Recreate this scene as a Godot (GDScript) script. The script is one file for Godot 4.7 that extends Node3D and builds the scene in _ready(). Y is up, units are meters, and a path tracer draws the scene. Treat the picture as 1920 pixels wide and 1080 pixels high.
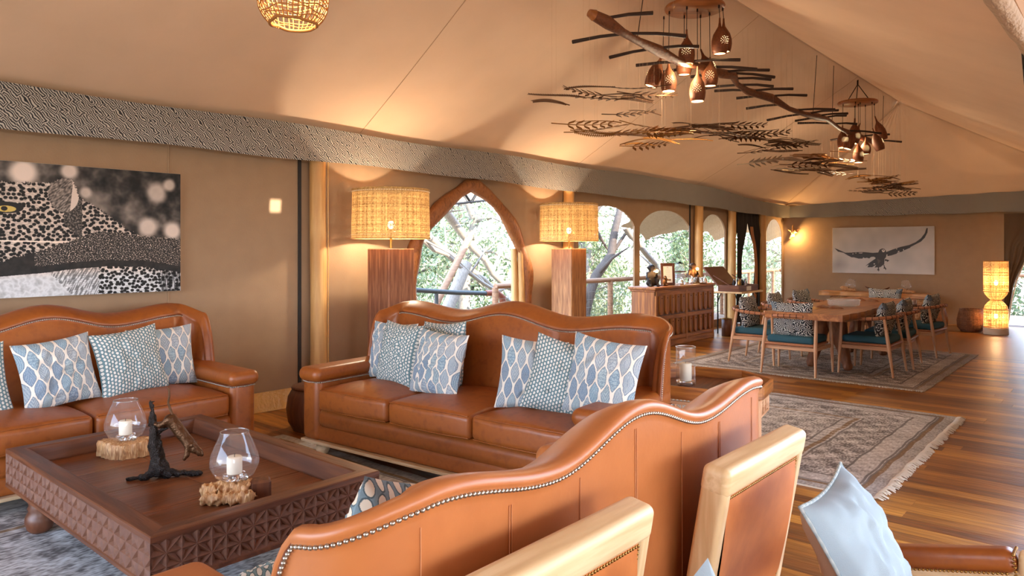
extends Node3D
# A safari tent lounge. x runs along the left wall towards the far wall, z runs from the left wall into the room, y is up.
var M := {}
var rng := RandomNumberGenerator.new()
var used := {}

class Bd:  # collects one mesh
	var st := SurfaceTool.new()
	var g := 0
	func _init():
		st.begin(Mesh.PRIMITIVE_TRIANGLES)
	func flat():
		st.set_smooth_group(-1)
		return self
	func smooth():
		g += 1
		st.set_smooth_group(g)
		return self
	func tri(a, b, c, ua = Vector2.ZERO, ub = Vector2.ZERO, uc = Vector2.ZERO):
		st.set_uv(ua); st.add_vertex(a)
		st.set_uv(ub); st.add_vertex(b)
		st.set_uv(uc); st.add_vertex(c)
	func quad(a, b, c, d, ua = Vector2(0, 0), ub = Vector2(1, 0), uc = Vector2(1, 1), ud = Vector2(0, 1)):
		tri(a, b, c, ua, ub, uc)
		tri(a, c, d, ua, uc, ud)
	func ctri(a, b, c, m):  # a face of a solid round m, turned outwards
		if (b - a).cross(c - a).dot((a + b + c) / 3.0 - m) > 0.0:
			tri(a, c, b)
		else:
			tri(a, b, c)
	func grid(nu, nv, f: Callable, us = 1.0, vs = 1.0, flip = false):
		us = float(us); vs = float(vs)
		smooth()
		var p := []
		for j in nv + 1:
			for i in nu + 1:
				p.append(f.call(float(i) / nu, float(j) / nv))
		for j in nv:
			for i in nu:
				var k = j * (nu + 1) + i
				var a = Vector2(us * i / nu, vs * j / nv)
				var b = Vector2(us * (i + 1) / nu, vs * j / nv)
				var c = Vector2(us * (i + 1) / nu, vs * (j + 1) / nv)
				var d = Vector2(us * i / nu, vs * (j + 1) / nv)
				if flip:
					quad(p[k], p[k + nu + 1], p[k + nu + 2], p[k + 1], a, d, c, b)
				else:
					quad(p[k], p[k + 1], p[k + nu + 2], p[k + nu + 1], a, b, c, d)
		return self
	func box(c: Vector3, s: Vector3, bev = 0.004, bs = Basis()):
		flat()
		var h = s / 2.0
		var e = minf(bev, minf(h.x, minf(h.y, h.z)) * 0.9)
		var P = func(sx, sy, sz, ax):
			var v = Vector3(sx * h.x, sy * h.y, sz * h.z)
			if ax != 0: v.x -= sx * e
			if ax != 1: v.y -= sy * e
			if ax != 2: v.z -= sz * e
			return c + bs * v
		for ax in 3:
			for sg in [-1, 1]:
				var q := []
				for o in [[-1, -1], [1, -1], [1, 1], [-1, 1]]:
					var t = [0, 0, 0]
					t[ax] = sg; t[(ax + 1) % 3] = o[0]; t[(ax + 2) % 3] = o[1]
					q.append(P.call(t[0], t[1], t[2], ax))
				ctri(q[0], q[1], q[2], c); ctri(q[0], q[2], q[3], c)
			for o in [[-1, -1], [1, -1], [1, 1], [-1, 1]]:
				var q := []
				for w in [[-1, 1], [1, 1], [1, 2], [-1, 2]]:
					var t = [0, 0, 0]
					t[ax] = w[0]; t[(ax + 1) % 3] = o[0]; t[(ax + 2) % 3] = o[1]
					q.append(P.call(t[0], t[1], t[2], (ax + w[1]) % 3))
				ctri(q[0], q[1], q[2], c); ctri(q[0], q[2], q[3], c)
		for sx in [-1, 1]:
			for sy in [-1, 1]:
				for sz in [-1, 1]:
					ctri(P.call(sx, sy, sz, 0), P.call(sx, sy, sz, 1), P.call(sx, sy, sz, 2), c)
		return self
	func rbox(xf: Transform3D, s: Vector3, r, k = 3, m = 4, f = null):  # a rounded box; f bends its points
		smooth()
		var h = s / 2.0
		r = minf(r, minf(h.x, minf(h.y, h.z)) * 0.999)
		var ts := []
		for i in k: ts.append([-tan(PI / 4 * (k - i) / k), -1.0])
		for i in m + 1: ts.append([0.0, -1.0 + 2.0 * i / m])
		for i in k: ts.append([tan(PI / 4 * (i + 1) / k), 1.0])
		var n = ts.size()
		for ax in 3:
			for sg in [-1.0, 1.0]:
				var p := []
				for j in n:
					for i in n:
						var d := Vector3(); var q := Vector3()
						d[ax] = sg; q[ax] = sg * (h[ax] - r)
						var b = (ax + 1) % 3; var c = (ax + 2) % 3
						d[b] = ts[i][0]; q[b] = ts[i][1] * (h[b] - r)
						d[c] = ts[j][0]; q[c] = ts[j][1] * (h[c] - r)
						var v = q + d.normalized() * r
						if f != null: v = f.call(v)
						p.append(xf * v)
				for j in n - 1:
					for i in n - 1:
						var z = j * n + i
						if sg < 0: quad(p[z], p[z + 1], p[z + n + 1], p[z + n])
						else: quad(p[z], p[z + n], p[z + n + 1], p[z + 1])
		return self
	func tube(pts: Array, rad, sides = 8, cap = true, flatness = 1.0, us = 1.0):
		smooth()
		var n = pts.size()
		var t0 = (pts[1] - pts[0]).normalized()
		var nx = t0.cross(Vector3.UP if absf(t0.y) < 0.9 else Vector3.RIGHT).normalized()
		var rings := []
		var along := 0.0
		var ls := []
		for i in n:
			var t = (pts[mini(i + 1, n - 1)] - pts[maxi(i - 1, 0)]).normalized()
			nx = (nx - t * nx.dot(t)).normalized()
			var ny = t.cross(nx)
			var r = rad[i] if rad is Array else rad
			if i: along += (pts[i] - pts[i - 1]).length()
			ls.append(along * us)
			var ring := []
			for k in sides + 1:
				var a = TAU * k / sides
				ring.append(pts[i] + (nx * cos(a) + ny * sin(a) * flatness) * r)
			rings.append(ring)
		for i in n - 1:
			for k in sides:
				var u0 = float(k) / sides; var u1 = float(k + 1) / sides
				quad(rings[i][k], rings[i + 1][k], rings[i + 1][k + 1], rings[i][k + 1], Vector2(u0, ls[i]), Vector2(u0, ls[i + 1]), Vector2(u1, ls[i + 1]), Vector2(u1, ls[i]))
		if cap:
			flat()
			for k in sides:
				tri(pts[0], rings[0][k], rings[0][k + 1])
				tri(pts[n - 1], rings[n - 1][k + 1], rings[n - 1][k])
		return self
	func lathe(pr: Array, segs = 20, xf = Transform3D(), us = 1.0, vs = 1.0, sharp = false):
		us = float(us); vs = float(vs)
		smooth()
		var n = pr.size()
		for i in n - 1:
			if sharp: smooth()
			for k in segs:
				var a = TAU * k / segs; var b = TAU * (k + 1) / segs
				var q := []
				for w in [[i, a], [i + 1, a], [i + 1, b], [i, b]]:
					q.append(xf * Vector3(cos(w[1]) * pr[w[0]].x, pr[w[0]].y, sin(w[1]) * pr[w[0]].x))
				var v0 = vs * i / (n - 1.0); var v1 = vs * (i + 1) / (n - 1.0)
				var u0 = us * k / segs; var u1 = us * (k + 1) / segs
				if q[0].is_equal_approx(q[3]): tri(q[0], q[1], q[2], Vector2(u0, v0), Vector2(u0, v1), Vector2(u1, v1))
				elif q[1].is_equal_approx(q[2]): tri(q[0], q[1], q[3], Vector2(u0, v0), Vector2(u0, v1), Vector2(u1, v0))
				else: quad(q[0], q[1], q[2], q[3], Vector2(u0, v0), Vector2(u0, v1), Vector2(u1, v1), Vector2(u1, v0))
		return self
	func prism(poly: PackedVector2Array, d, xf = Transform3D(), soft = false):
		if Geometry2D.is_polygon_clockwise(poly): poly.reverse()
		var ix = Geometry2D.triangulate_polygon(poly)
		flat()
		for i in range(0, ix.size(), 3):
			var a = poly[ix[i]]; var b = poly[ix[i + 1]]; var c = poly[ix[i + 2]]
			if (b - a).cross(c - a) < 0.0:
				var t = b; b = c; c = t
			tri(xf * Vector3(a.x, a.y, d), xf * Vector3(c.x, c.y, d), xf * Vector3(b.x, b.y, d))
			tri(xf * Vector3(a.x, a.y, 0), xf * Vector3(b.x, b.y, 0), xf * Vector3(c.x, c.y, 0))
		if soft: smooth()
		for i in poly.size():
			var a = poly[i]; var b = poly[(i + 1) % poly.size()]
			quad(xf * Vector3(a.x, a.y, 0), xf * Vector3(a.x, a.y, d), xf * Vector3(b.x, b.y, d), xf * Vector3(b.x, b.y, 0))
		return self
	func loft(rings: Array, cap = true, us = 1.0):  # closed rings joined along their length
		smooth()
		var n = rings[0].size()
		for i in rings.size() - 1:
			for k in n:
				var k2 = (k + 1) % n
				var u0 = float(i) / (rings.size() - 1) * us; var u1 = float(i + 1) / (rings.size() - 1) * us
				var v0 = float(k) / n; var v1 = float(k + 1) / n
				quad(rings[i][k], rings[i + 1][k], rings[i + 1][k2], rings[i][k2], Vector2(u0, v0), Vector2(u1, v0), Vector2(u1, v1), Vector2(u0, v1))
		if cap:
			flat()
			for e in [0, rings.size() - 1]:
				var m := Vector3()
				for p in rings[e]: m += p
				m /= n
				for k in n:
					if e == 0: tri(m, rings[e][k], rings[e][(k + 1) % n])
					else: tri(m, rings[e][(k + 1) % n], rings[e][k])
		return self
	func ball(c: Vector3, r: Vector3, n = 8):
		return grid(n * 2, n, func(u, v): return c + Vector3(cos(u * TAU) * sin(v * PI), cos(v * PI), sin(u * TAU) * sin(v * PI)) * r, 1, 1, true)
	func nets(bones: Array, cell: float, k = 0.02, bump = 0.0):  # bones are [from, to, radius, radius], joined by a smooth minimum
		smooth()
		var lo = Vector3.ONE * 1e9; var hi = -lo
		for b in bones:
			for e in 2:
				lo = lo.min(b[e] - Vector3.ONE * (b[2 + e] + k + 2 * cell))
				hi = hi.max(b[e] + Vector3.ONE * (b[2 + e] + k + 2 * cell))
		var n = Vector3i(((hi - lo) / cell).ceil()) + Vector3i.ONE
		var fz := FastNoiseLite.new()
		fz.frequency = 1.0
		var F := PackedFloat32Array()
		F.resize(n.x * n.y * n.z)
		F.fill(1.0)
		for b in bones:
			var ab: Vector3 = b[1] - b[0]
			var l2 = maxf(ab.length_squared(), 1e-9)
			var m = Vector3.ONE * (maxf(b[2], b[3]) + k + 2 * cell)
			var i0 = Vector3i(((b[0].min(b[1]) - m - lo) / cell).floor()).clamp(Vector3i.ZERO, n - Vector3i.ONE)
			var i1 = Vector3i(((b[0].max(b[1]) + m - lo) / cell).ceil()).clamp(Vector3i.ZERO, n - Vector3i.ONE)
			for z in range(i0.z, i1.z + 1):
				for y in range(i0.y, i1.y + 1):
					for x in range(i0.x, i1.x + 1):
						var p = lo + Vector3(x, y, z) * cell
						var t = clampf((p - b[0]).dot(ab) / l2, 0.0, 1.0)
						var d = (p - b[0] - ab * t).length() - lerpf(b[2], b[3], t)
						var q = (z * n.y + y) * n.x + x
						var h = maxf(k - absf(F[q] - d), 0.0) / k
						F[q] = minf(F[q], d) - h * h * k * 0.25
		if bump > 0.0:
			for z in n.z:
				for y in n.y:
					for x in n.x:
						var q = (z * n.y + y) * n.x + x
						if absf(F[q]) < 4 * cell: F[q] += bump * fz.get_noise_3d(x * cell * 34, y * cell * 14, z * cell * 34)
		var id := {}
		var V := []
		for z in n.z - 1:
			for y in n.y - 1:
				for x in n.x - 1:
					var q = (z * n.y + y) * n.x + x
					var c := Vector3(); var hits := 0
					for e in 12:
						var ax = e >> 2; var o = [0, 0, 0]
						o[(ax + 1) % 3] = e & 1; o[(ax + 2) % 3] = (e >> 1) & 1
						var a = q + (o[2] * n.y + o[1]) * n.x + o[0]
						var b2 = a + [1, n.x, n.x * n.y][ax]
						if (F[a] < 0) != (F[b2] < 0):
							var w = Vector3(o[0], o[1], o[2])
							w[ax] += F[a] / (F[a] - F[b2])
							c += w; hits += 1
					if hits:
						id[q] = V.size()
						V.append(lo + (Vector3(x, y, z) + c / hits) * cell)
		var step = [1, n.x, n.x * n.y]
		for q in id:
			for ax in 3:
				var b3 = q + step[ax]
				if b3 >= F.size() or (F[q] < 0) == (F[b3] < 0): continue
				var s1 = step[(ax + 1) % 3]; var s2 = step[(ax + 2) % 3]
				if not (id.has(q - s1) and id.has(q - s2) and id.has(q - s1 - s2)): continue
				var A = V[id[q]]; var Bq = V[id[q - s1]]; var C = V[id[q - s1 - s2]]; var D = V[id[q - s2]]
				if F[q] < 0: quad(A, D, C, Bq)
				else: quad(A, Bq, C, D)
		return self
	func done() -> ArrayMesh:
		st.generate_normals()
		st.index()
		return st.commit()

func numbered(s: String) -> String:
	if not used.has(s):
		used[s] = 0
		return s
	used[s] += 1
	return "%s_%03d" % [s, used[s]]

func obj(called: String, shape, m, parent = null, at = Vector3.ZERO) -> MeshInstance3D:
	var o := MeshInstance3D.new()
	if shape is Bd: o.mesh = shape.done()
	else: o.mesh = shape
	o.material_override = m
	o.position = at
	if parent == null:
		o.name = numbered(called)
		add_child(o)
	else:
		o.name = called
		parent.add_child(o, true)
	return o

func tag(o, label, category, group = ""):
	o.set_meta("label", label)
	o.set_meta("category", category)
	if group: o.set_meta("group", group)
	return o

func thing(called, label, category, at = Vector3.ZERO, turn = 0.0, group = "") -> Node3D:
	var o := Node3D.new()
	o.name = numbered(called)
	add_child(o)
	o.position = at
	o.rotation.y = turn
	return tag(o, label, category, group)

func copy(o, label, at, turn = 0.0, group = "") -> Node3D:
	var c = o.duplicate()
	c.name = numbered(String(o.name).rstrip("0123456789").rstrip("_"))
	add_child(c)
	c.position = at
	c.rotation = Vector3(0, turn, 0)
	c.set_meta("label", label)
	if group: c.set_meta("group", group)
	return c

func struct(called, shape, m, parent = null) -> MeshInstance3D:
	var o = obj(called, shape, m, parent)
	o.set_meta("kind", "structure")
	return o

func X(o: Vector3, b = Basis()) -> Transform3D:
	return Transform3D(b, o)

func RY(a) -> Basis:
	return Basis(Vector3.UP, a)

# ---------------------------------------------------------------- textures and materials
func fnl(freq, oct = 3, sd = 1, type = FastNoiseLite.TYPE_SIMPLEX_SMOOTH) -> FastNoiseLite:
	var n := FastNoiseLite.new()
	n.noise_type = type
	n.frequency = freq
	n.fractal_octaves = oct
	n.fractal_type = FastNoiseLite.FRACTAL_FBM if oct > 1 else FastNoiseLite.FRACTAL_NONE
	n.seed = sd
	return n

func ntex(freq, cols: Array, oct = 4, sd = 1, size = 256, type = FastNoiseLite.TYPE_SIMPLEX_SMOOTH) -> NoiseTexture2D:
	var t := NoiseTexture2D.new()
	t.width = size; t.height = size
	t.seamless = true
	t.noise = fnl(freq, oct, sd, type)
	var g := Gradient.new()
	g.offsets = PackedFloat32Array(); g.colors = PackedColorArray()
	var off := PackedFloat32Array(); var cs := PackedColorArray()
	for i in cols.size():
		off.append(float(i) / maxf(1, cols.size() - 1)); cs.append(cols[i])
	g.offsets = off; g.colors = cs
	t.color_ramp = g
	return t

func htex(freq, oct = 3, sd = 5, size = 256, type = FastNoiseLite.TYPE_SIMPLEX_SMOOTH) -> NoiseTexture2D:
	return ntex(freq, [Color.BLACK, Color.WHITE], oct, sd, size, type)

func mat(c, rough = 0.7, metal = 0.0) -> StandardMaterial3D:
	var m := StandardMaterial3D.new()
	if c is Color: m.albedo_color = c
	else: m.albedo_texture = c
	m.roughness = rough
	m.metallic = metal
	return m

func tri(m: StandardMaterial3D, s: Vector3, world = false) -> StandardMaterial3D:
	m.uv1_triplanar = true
	m.uv1_world_triplanar = world
	m.uv1_scale = s
	return m

func bump(m: StandardMaterial3D, t, cm) -> StandardMaterial3D:
	m.heightmap_enabled = true
	m.heightmap_texture = t
	m.heightmap_scale = cm
	return m

func C(r, g, b) -> Color:
	return Color(r / 255.0, g / 255.0, b / 255.0)

func wood(a: Color, b: Color, axis: int, rough = 0.5, s = 1.0, sd = 3, world = false) -> StandardMaterial3D:
	var key = [a, b, sd]
	if not M.has(key): M[key] = ntex(0.012, [a, b, a.lerp(b, 0.6), a, b], 5, sd, 256)
	if not M.has("grainh"): M["grainh"] = htex(0.03, 3, 8)
	var v = Vector3.ONE * 4.5 * s
	v[axis] = 0.35 * s
	return bump(tri(mat(M[key], rough), v, world), M["grainh"], 0.12)

func paint(w, h, f: Callable) -> ImageTexture:
	var by := PackedByteArray()
	by.resize(w * h * 3)
	var k := 0
	for y in h:
		for x in w:
			var c: Color = f.call(x, y)
			by[k] = clampi(int(c.r * 255.0), 0, 255)
			by[k + 1] = clampi(int(c.g * 255.0), 0, 255)
			by[k + 2] = clampi(int(c.b * 255.0), 0, 255)
			k += 3
	return ImageTexture.create_from_image(Image.create_from_data(w, h, false, Image.FORMAT_RGB8, by))

func hash2(i, j) -> float:
	var v = sin(i * 127.1 + j * 311.7) * 43758.5453
	return v - floor(v)

func fill_poly(im: Image, pts: Array, c: Color):
	var n = pts.size()
	var lo = 1e9; var hi = -1e9
	for p in pts:
		lo = minf(lo, p.y); hi = maxf(hi, p.y)
	for y in range(maxi(0, int(lo)), mini(im.get_height() - 1, int(hi)) + 1):
		var xs := []
		for i in n:
			var a = pts[i]; var b = pts[(i + 1) % n]
			if (a.y <= y) != (b.y <= y): xs.append(a.x + (y - a.y) * (b.x - a.x) / (b.y - a.y))
		xs.sort()
		for i in range(0, xs.size() - 1, 2):
			im.fill_rect(Rect2i(int(xs[i]), y, maxi(1, int(xs[i + 1]) - int(xs[i])), 1), c)

func tex_leaf() -> ImageTexture:
	var nz = fnl(0.05, 2, 4)
	return paint(512, 512, func(x, y):
		var cw = 512.0 / 6.0
		var fy = y / 112.0 + 0.3
		var best = C(226, 217, 203)
		for r in [int(floor(fy)) - 1, int(floor(fy)), int(floor(fy)) + 1]:
			var ox = 0.5 if posmod(r, 2) else 0.0
			var cx = floor(x / cw - ox) + 0.5
			var dx = (x / cw - ox - cx) * 2.0
			var dy = fy - r - 0.5
			if absf(dx) / 0.78 + pow(absf(dy) / 0.70, 2.0) < 1.0:
				var hh = hash2(cx + ox * 7, r)
				var h2 = hash2(cx + 31, r + ox)
				var base = [C(112, 134, 156), C(140, 162, 170), C(150, 163, 172), C(122, 150, 166), C(158, 166, 172)][int(hh * 4.99)]
				var ln = 0.0
				if h2 < 0.35: ln = sin((dy + absf(dx) * 0.7) * 26.0)
				elif h2 < 0.6: ln = sin((absf(dx) * 1.1 + dy * dy) * 30.0)
				elif h2 < 0.8: ln = sin(dy * 30.0 + nz.get_noise_2d(x, y) * 4.0)
				else: ln = sin((absf(dx) - dy * 0.9) * 22.0) * 0.6
				base = base.lerp(C(86, 102, 124) if ln > 0 else C(186, 198, 204), absf(ln) * 0.42)
				if absf(absf(dx) / 0.78 + pow(absf(dy) / 0.70, 2.0) - 0.94) < 0.07: base = base.lerp(C(84, 98, 116), 0.6)
				best = base.lerp(C(226, 217, 203), clampf(nz.get_noise_2d(x * 3.0, y * 3.0), 0, 0.35))
		return best)

func tex_dots(a: Color, b: Color, nx, ny) -> ImageTexture:
	var nz = fnl(0.06, 2, 9)
	return paint(384, 384, func(x, y):
		var w = 384.0 / nx; var h = 384.0 / ny
		var cx = int(floor(x / w))
		var fy = y / h + (0.5 if cx % 2 else 0.0)
		var dx = x / w - cx - 0.5
		var dy = fy - floor(fy) - 0.5
		var n = nz.get_noise_2d(x, y) * 0.12
		var d = dx * dx / 0.115 + dy * dy / 0.16
		var c = a.lerp(a.lightened(0.15), clampf(0.5 + n * 4.0, 0, 1))
		if d < 1.0 + n: c = b
		elif d < 1.5 + n: c = a.darkened(0.3)
		return c)

func tex_zebra() -> ImageTexture:
	var nz = fnl(0.012, 2, 21)
	return paint(512, 512, func(x, y):
		var row = floor(y / 64.0)
		var ox = 64.0 if posmod(int(row), 2) else 0.0
		var cx = floor((x + ox) / 128.0)
		var fx = (x + ox) / 128.0 - cx
		var fy = y / 64.0 - row
		var wob = nz.get_noise_2d(x * 1.5, y * 1.5) * 3.0
		var cut = 0.5 + 0.4 * sin(fx * TAU)
		var p = 0.0
		if fy < cut: p = fx * 7.0 + fy * 3.5 + wob * 0.22
		else: p = fx * 8.0 - fy * 4.5 * (1.0 if fx < 0.5 else -1.0) + wob * 0.22
		var s = sin(p * TAU)
		return C(184, 178, 170) if s > 0.0 else C(42, 42, 46))

func tex_palm() -> ImageTexture:
	return paint(512, 512, func(x, y):
		var best = 1e9; var bx = 0.0; var by = 0.0; var bh = 0.0
		var gx = int(floor(x / 102.4)); var gy = int(floor(y / 102.4))
		for j in 3:
			for i in 3:
				var ii = gx + i - 1; var jj = gy + j - 1
				var h = hash2(posmod(ii, 5), posmod(jj, 5)); var h2 = hash2(posmod(ii, 5) + 5, posmod(jj, 5) + 9)
				var px = (ii + 0.2 + 0.6 * h) * 102.4; var py = (jj + 0.2 + 0.6 * h2) * 102.4
				var d = (x - px) * (x - px) + (y - py) * (y - py)
				if d < best:
					best = d; bx = x - px; by = y - py; bh = h
		var r = sqrt(best)
		var a = atan2(by, bx) + 0.55 * sin(r * 0.06 + bh * 9.0)
		var s = sin(a * (7.0 + floor(bh * 5.0)) + bh * 20.0)
		var c = C(206, 204, 196) if s > 0.2 and r > 3.0 else C(22, 26, 34)
		if bh > 0.85: c = c.lerp(C(60, 92, 120), 0.4)
		return c)

func tex_rug(w, h, lx, lz, sd, warm) -> ImageTexture:  # lx, lz in metres
	var a = fnl(0.03, 4, sd); var b = fnl(0.11, 3, sd + 1); var e = fnl(0.008, 3, sd + 2)
	return paint(w, h, func(x, y):
		var px = x * lx / w; var pz = y * lz / h
		var ed = minf(minf(px, lx - px), minf(pz, lz - pz))
		var along = px if minf(pz, lz - pz) < minf(px, lx - px) else pz
		var n = b.get_noise_2d(x * 1.0, y * 2.6) * 1.5 + a.get_noise_2d(x, y) * 0.7
		var big = e.get_noise_2d(x, y)
		var c = C(178, 174, 170).lerp(C(150, 128, 104), warm)
		var hi = C(222, 221, 219).lerp(C(205, 186, 160), warm)
		var lo = C(104, 99, 97).lerp(C(84, 66, 52), warm)
		if ed > 0.75: n += 0.45 * sin(px * 22.0 + 3.0 * sin(pz * 9.0)) * sin(pz * 22.0 + 3.0 * sin(px * 8.0))
		elif ed > 0.62: n = n * 0.5 + 0.2 + 0.3 * sin(along * 70.0)
		elif ed > 0.30: n += 0.55 * sin(along * 26.0) * sin(ed * 30.0) - 0.15
		elif ed > 0.12: n = n * 0.5 + 0.22 + 0.28 * sin(along * 60.0) * sin(ed * 60.0)
		else: n = n * 0.4 - 0.1
		for q in [0.12, 0.14, 0.30, 0.62, 0.75]:
			if absf(ed - q) < 0.008: n = -0.75
		if ed > 0.64 and ed < 0.68 or ed > 0.085 and ed < 0.115:
			c = C(128, 100, 70); n *= 0.6
		n += big * 0.4
		return c.lerp(hi, clampf(n, 0, 1)) if n > 0 else c.lerp(lo, clampf(-n * 1.1, 0, 1)))

func tex_leopard() -> ImageTexture:
	var W := 1152; var H := 576
	var n1 = fnl(0.012, 3, 3); var fur = fnl(0.06, 2, 6); var speck = fnl(0.09, 3, 8)
	var cell := fnl(0.055, 1, 12, FastNoiseLite.TYPE_CELLULAR)
	cell.cellular_return_type = FastNoiseLite.RETURN_DISTANCE
	cell.cellular_jitter = 0.8
	# the crop that the photograph shows is the right 64 % of the picture
	var bok = [[130, 125, 110, 1.0], [430, 95, 70, 0.9], [545, 248, 50, 0.75], [1085, 220, 95, 0.8], [1015, 495, 92, 0.85], [1215, 520, 85, 0.95], [1190, 150, 60, 0.8], [640, 350, 120, 0.35], [900, 370, 110, 0.3]]
	var back = [Vector2(-900, 260), Vector2(-300, 230), Vector2(0, 205), Vector2(230, 195), Vector2(300, 190), Vector2(400, 145), Vector2(450, 155), Vector2(475, 215), Vector2(500, 285), Vector2(620, 350), Vector2(740, 430), Vector2(850, 515), Vector2(960, 560), Vector2(1290, 590)]
	var yline = func(l, x):
		for i in l.size() - 1:
			if x <= l[i + 1].x: return lerpf(l[i].y, l[i + 1].y, clampf((x - l[i].x) / (l[i + 1].x - l[i].x), 0, 1))
		return l[l.size() - 1].y
	var top = [Vector2(-900, 640), Vector2(0, 750), Vector2(300, 660), Vector2(440, 610), Vector2(600, 545), Vector2(800, 540), Vector2(1000, 570), Vector2(1290, 595)]
	var bot = [Vector2(-900, 850), Vector2(0, 858), Vector2(280, 838), Vector2(420, 820), Vector2(700, 800), Vector2(1000, 810), Vector2(1290, 860)]
	return paint(W, H, func(px, py):
		var x = (px / float(W) - 0.357) / 0.643 * 1285.0
		var y = 55.0 + py / float(H) * 955.0
		var fx = x + fur.get_noise_2d(px * 0.5, py * 2.0) * 14.0
		var fy = y + fur.get_noise_2d(px * 2.0, py * 0.7) * 16.0
		var v = 0.30 + n1.get_noise_2d(px, py) * 0.22 - 0.10 * smoothstep(500.0, 900.0, x) * (1.0 - smoothstep(200.0, 500.0, y))
		for b in bok:
			var d = Vector2(x - b[0], y - b[1]).length() / b[2]
			v = lerpf(v, 0.84, b[3] * (1.0 - smoothstep(0.45, 1.2, d)))
		var yb = yline.call(back, fx); var yt = yline.call(top, fx); var yo = yline.call(bot, fx)
		var spot = 1.0 - smoothstep(0.33, 0.47, (cell.get_noise_2d(px * 1.0, py * 1.15) + 1.0) * 0.95)
		if y > yo:  # below the branch
			v = 0.86 - 0.25 * absf(n1.get_noise_2d(px * 1.6, py * 1.6))
			if fx > 300.0 + (y - 840.0) * 0.9:
				v = 0.82 + fur.get_noise_2d(px * 0.6, py * 2.4) * 0.16
				if fx > 640.0: v = lerpf(v, 0.14, spot)
				else: v *= 0.62 + 0.38 * smoothstep(-0.2, 0.25, fur.get_noise_2d((px + py * 0.5) * 1.6, (py - px) * 0.2))
				if fx > 1120.0: v *= 0.45 + 0.5 * smoothstep(-0.1, 0.3, fur.get_noise_2d(px * 3.0, py * 0.2))
		elif fy > yt:
			v = 0.19 + 0.06 * n1.get_noise_2d(px * 2.0, py * 2.0)
			var sp = speck.get_noise_2d(px * 1.4, py * 2.0)
			if sp > 0.12 and y < yo - 50.0 and x > 200.0: v += (sp - 0.12) * 1.9
		elif fy > yb:
			v = 0.74 + fur.get_noise_2d(px * 0.7, py * 1.8) * 0.16
			var ear = Vector2((x - 395.0) / 105.0, (y - 265.0) / 135.0)
			if ear.length() < 1.0 and x > 270.0:
				v = 0.46 + fur.get_noise_2d((px + py) * 1.2, (py - px) * 0.4) * 0.3
				if x > 455.0 - absf(y - 200.0) * 0.1: v = 0.8
			elif x > 395.0 and x < 520.0 and y > 290.0 and y < 480.0 + (x - 395.0): v = lerpf(0.2, 0.55, clampf(fur.get_noise_2d(px * 1.5, py * 1.5) + 0.3, 0, 1))
			else: v = lerpf(v, 0.13, spot)
			if Vector2((x - 22.0) / 62.0, (y - 388.0) / 22.0).length() < 1.0: return C(196, 168, 88) if Vector2((x - 10.0) / 20.0, (y - 386.0) / 16.0).length() > 1.0 else C(30, 26, 22)
			if Vector2((x - 30.0) / 100.0, (y - 378.0) / 40.0).length() < 1.0: v = 0.17
			if absf(y - 610.0 - x * 0.02) < 4.0 and x < 430.0: v = 0.93
		v = clampf(v * 1.12 - 0.08, 0.03, 0.95)
		return Color(v, v * 0.91, v * 0.84).lerp(Color(v * 0.95, v * 0.96, v * 0.97), smoothstep(780.0, 900.0, y)))

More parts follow.
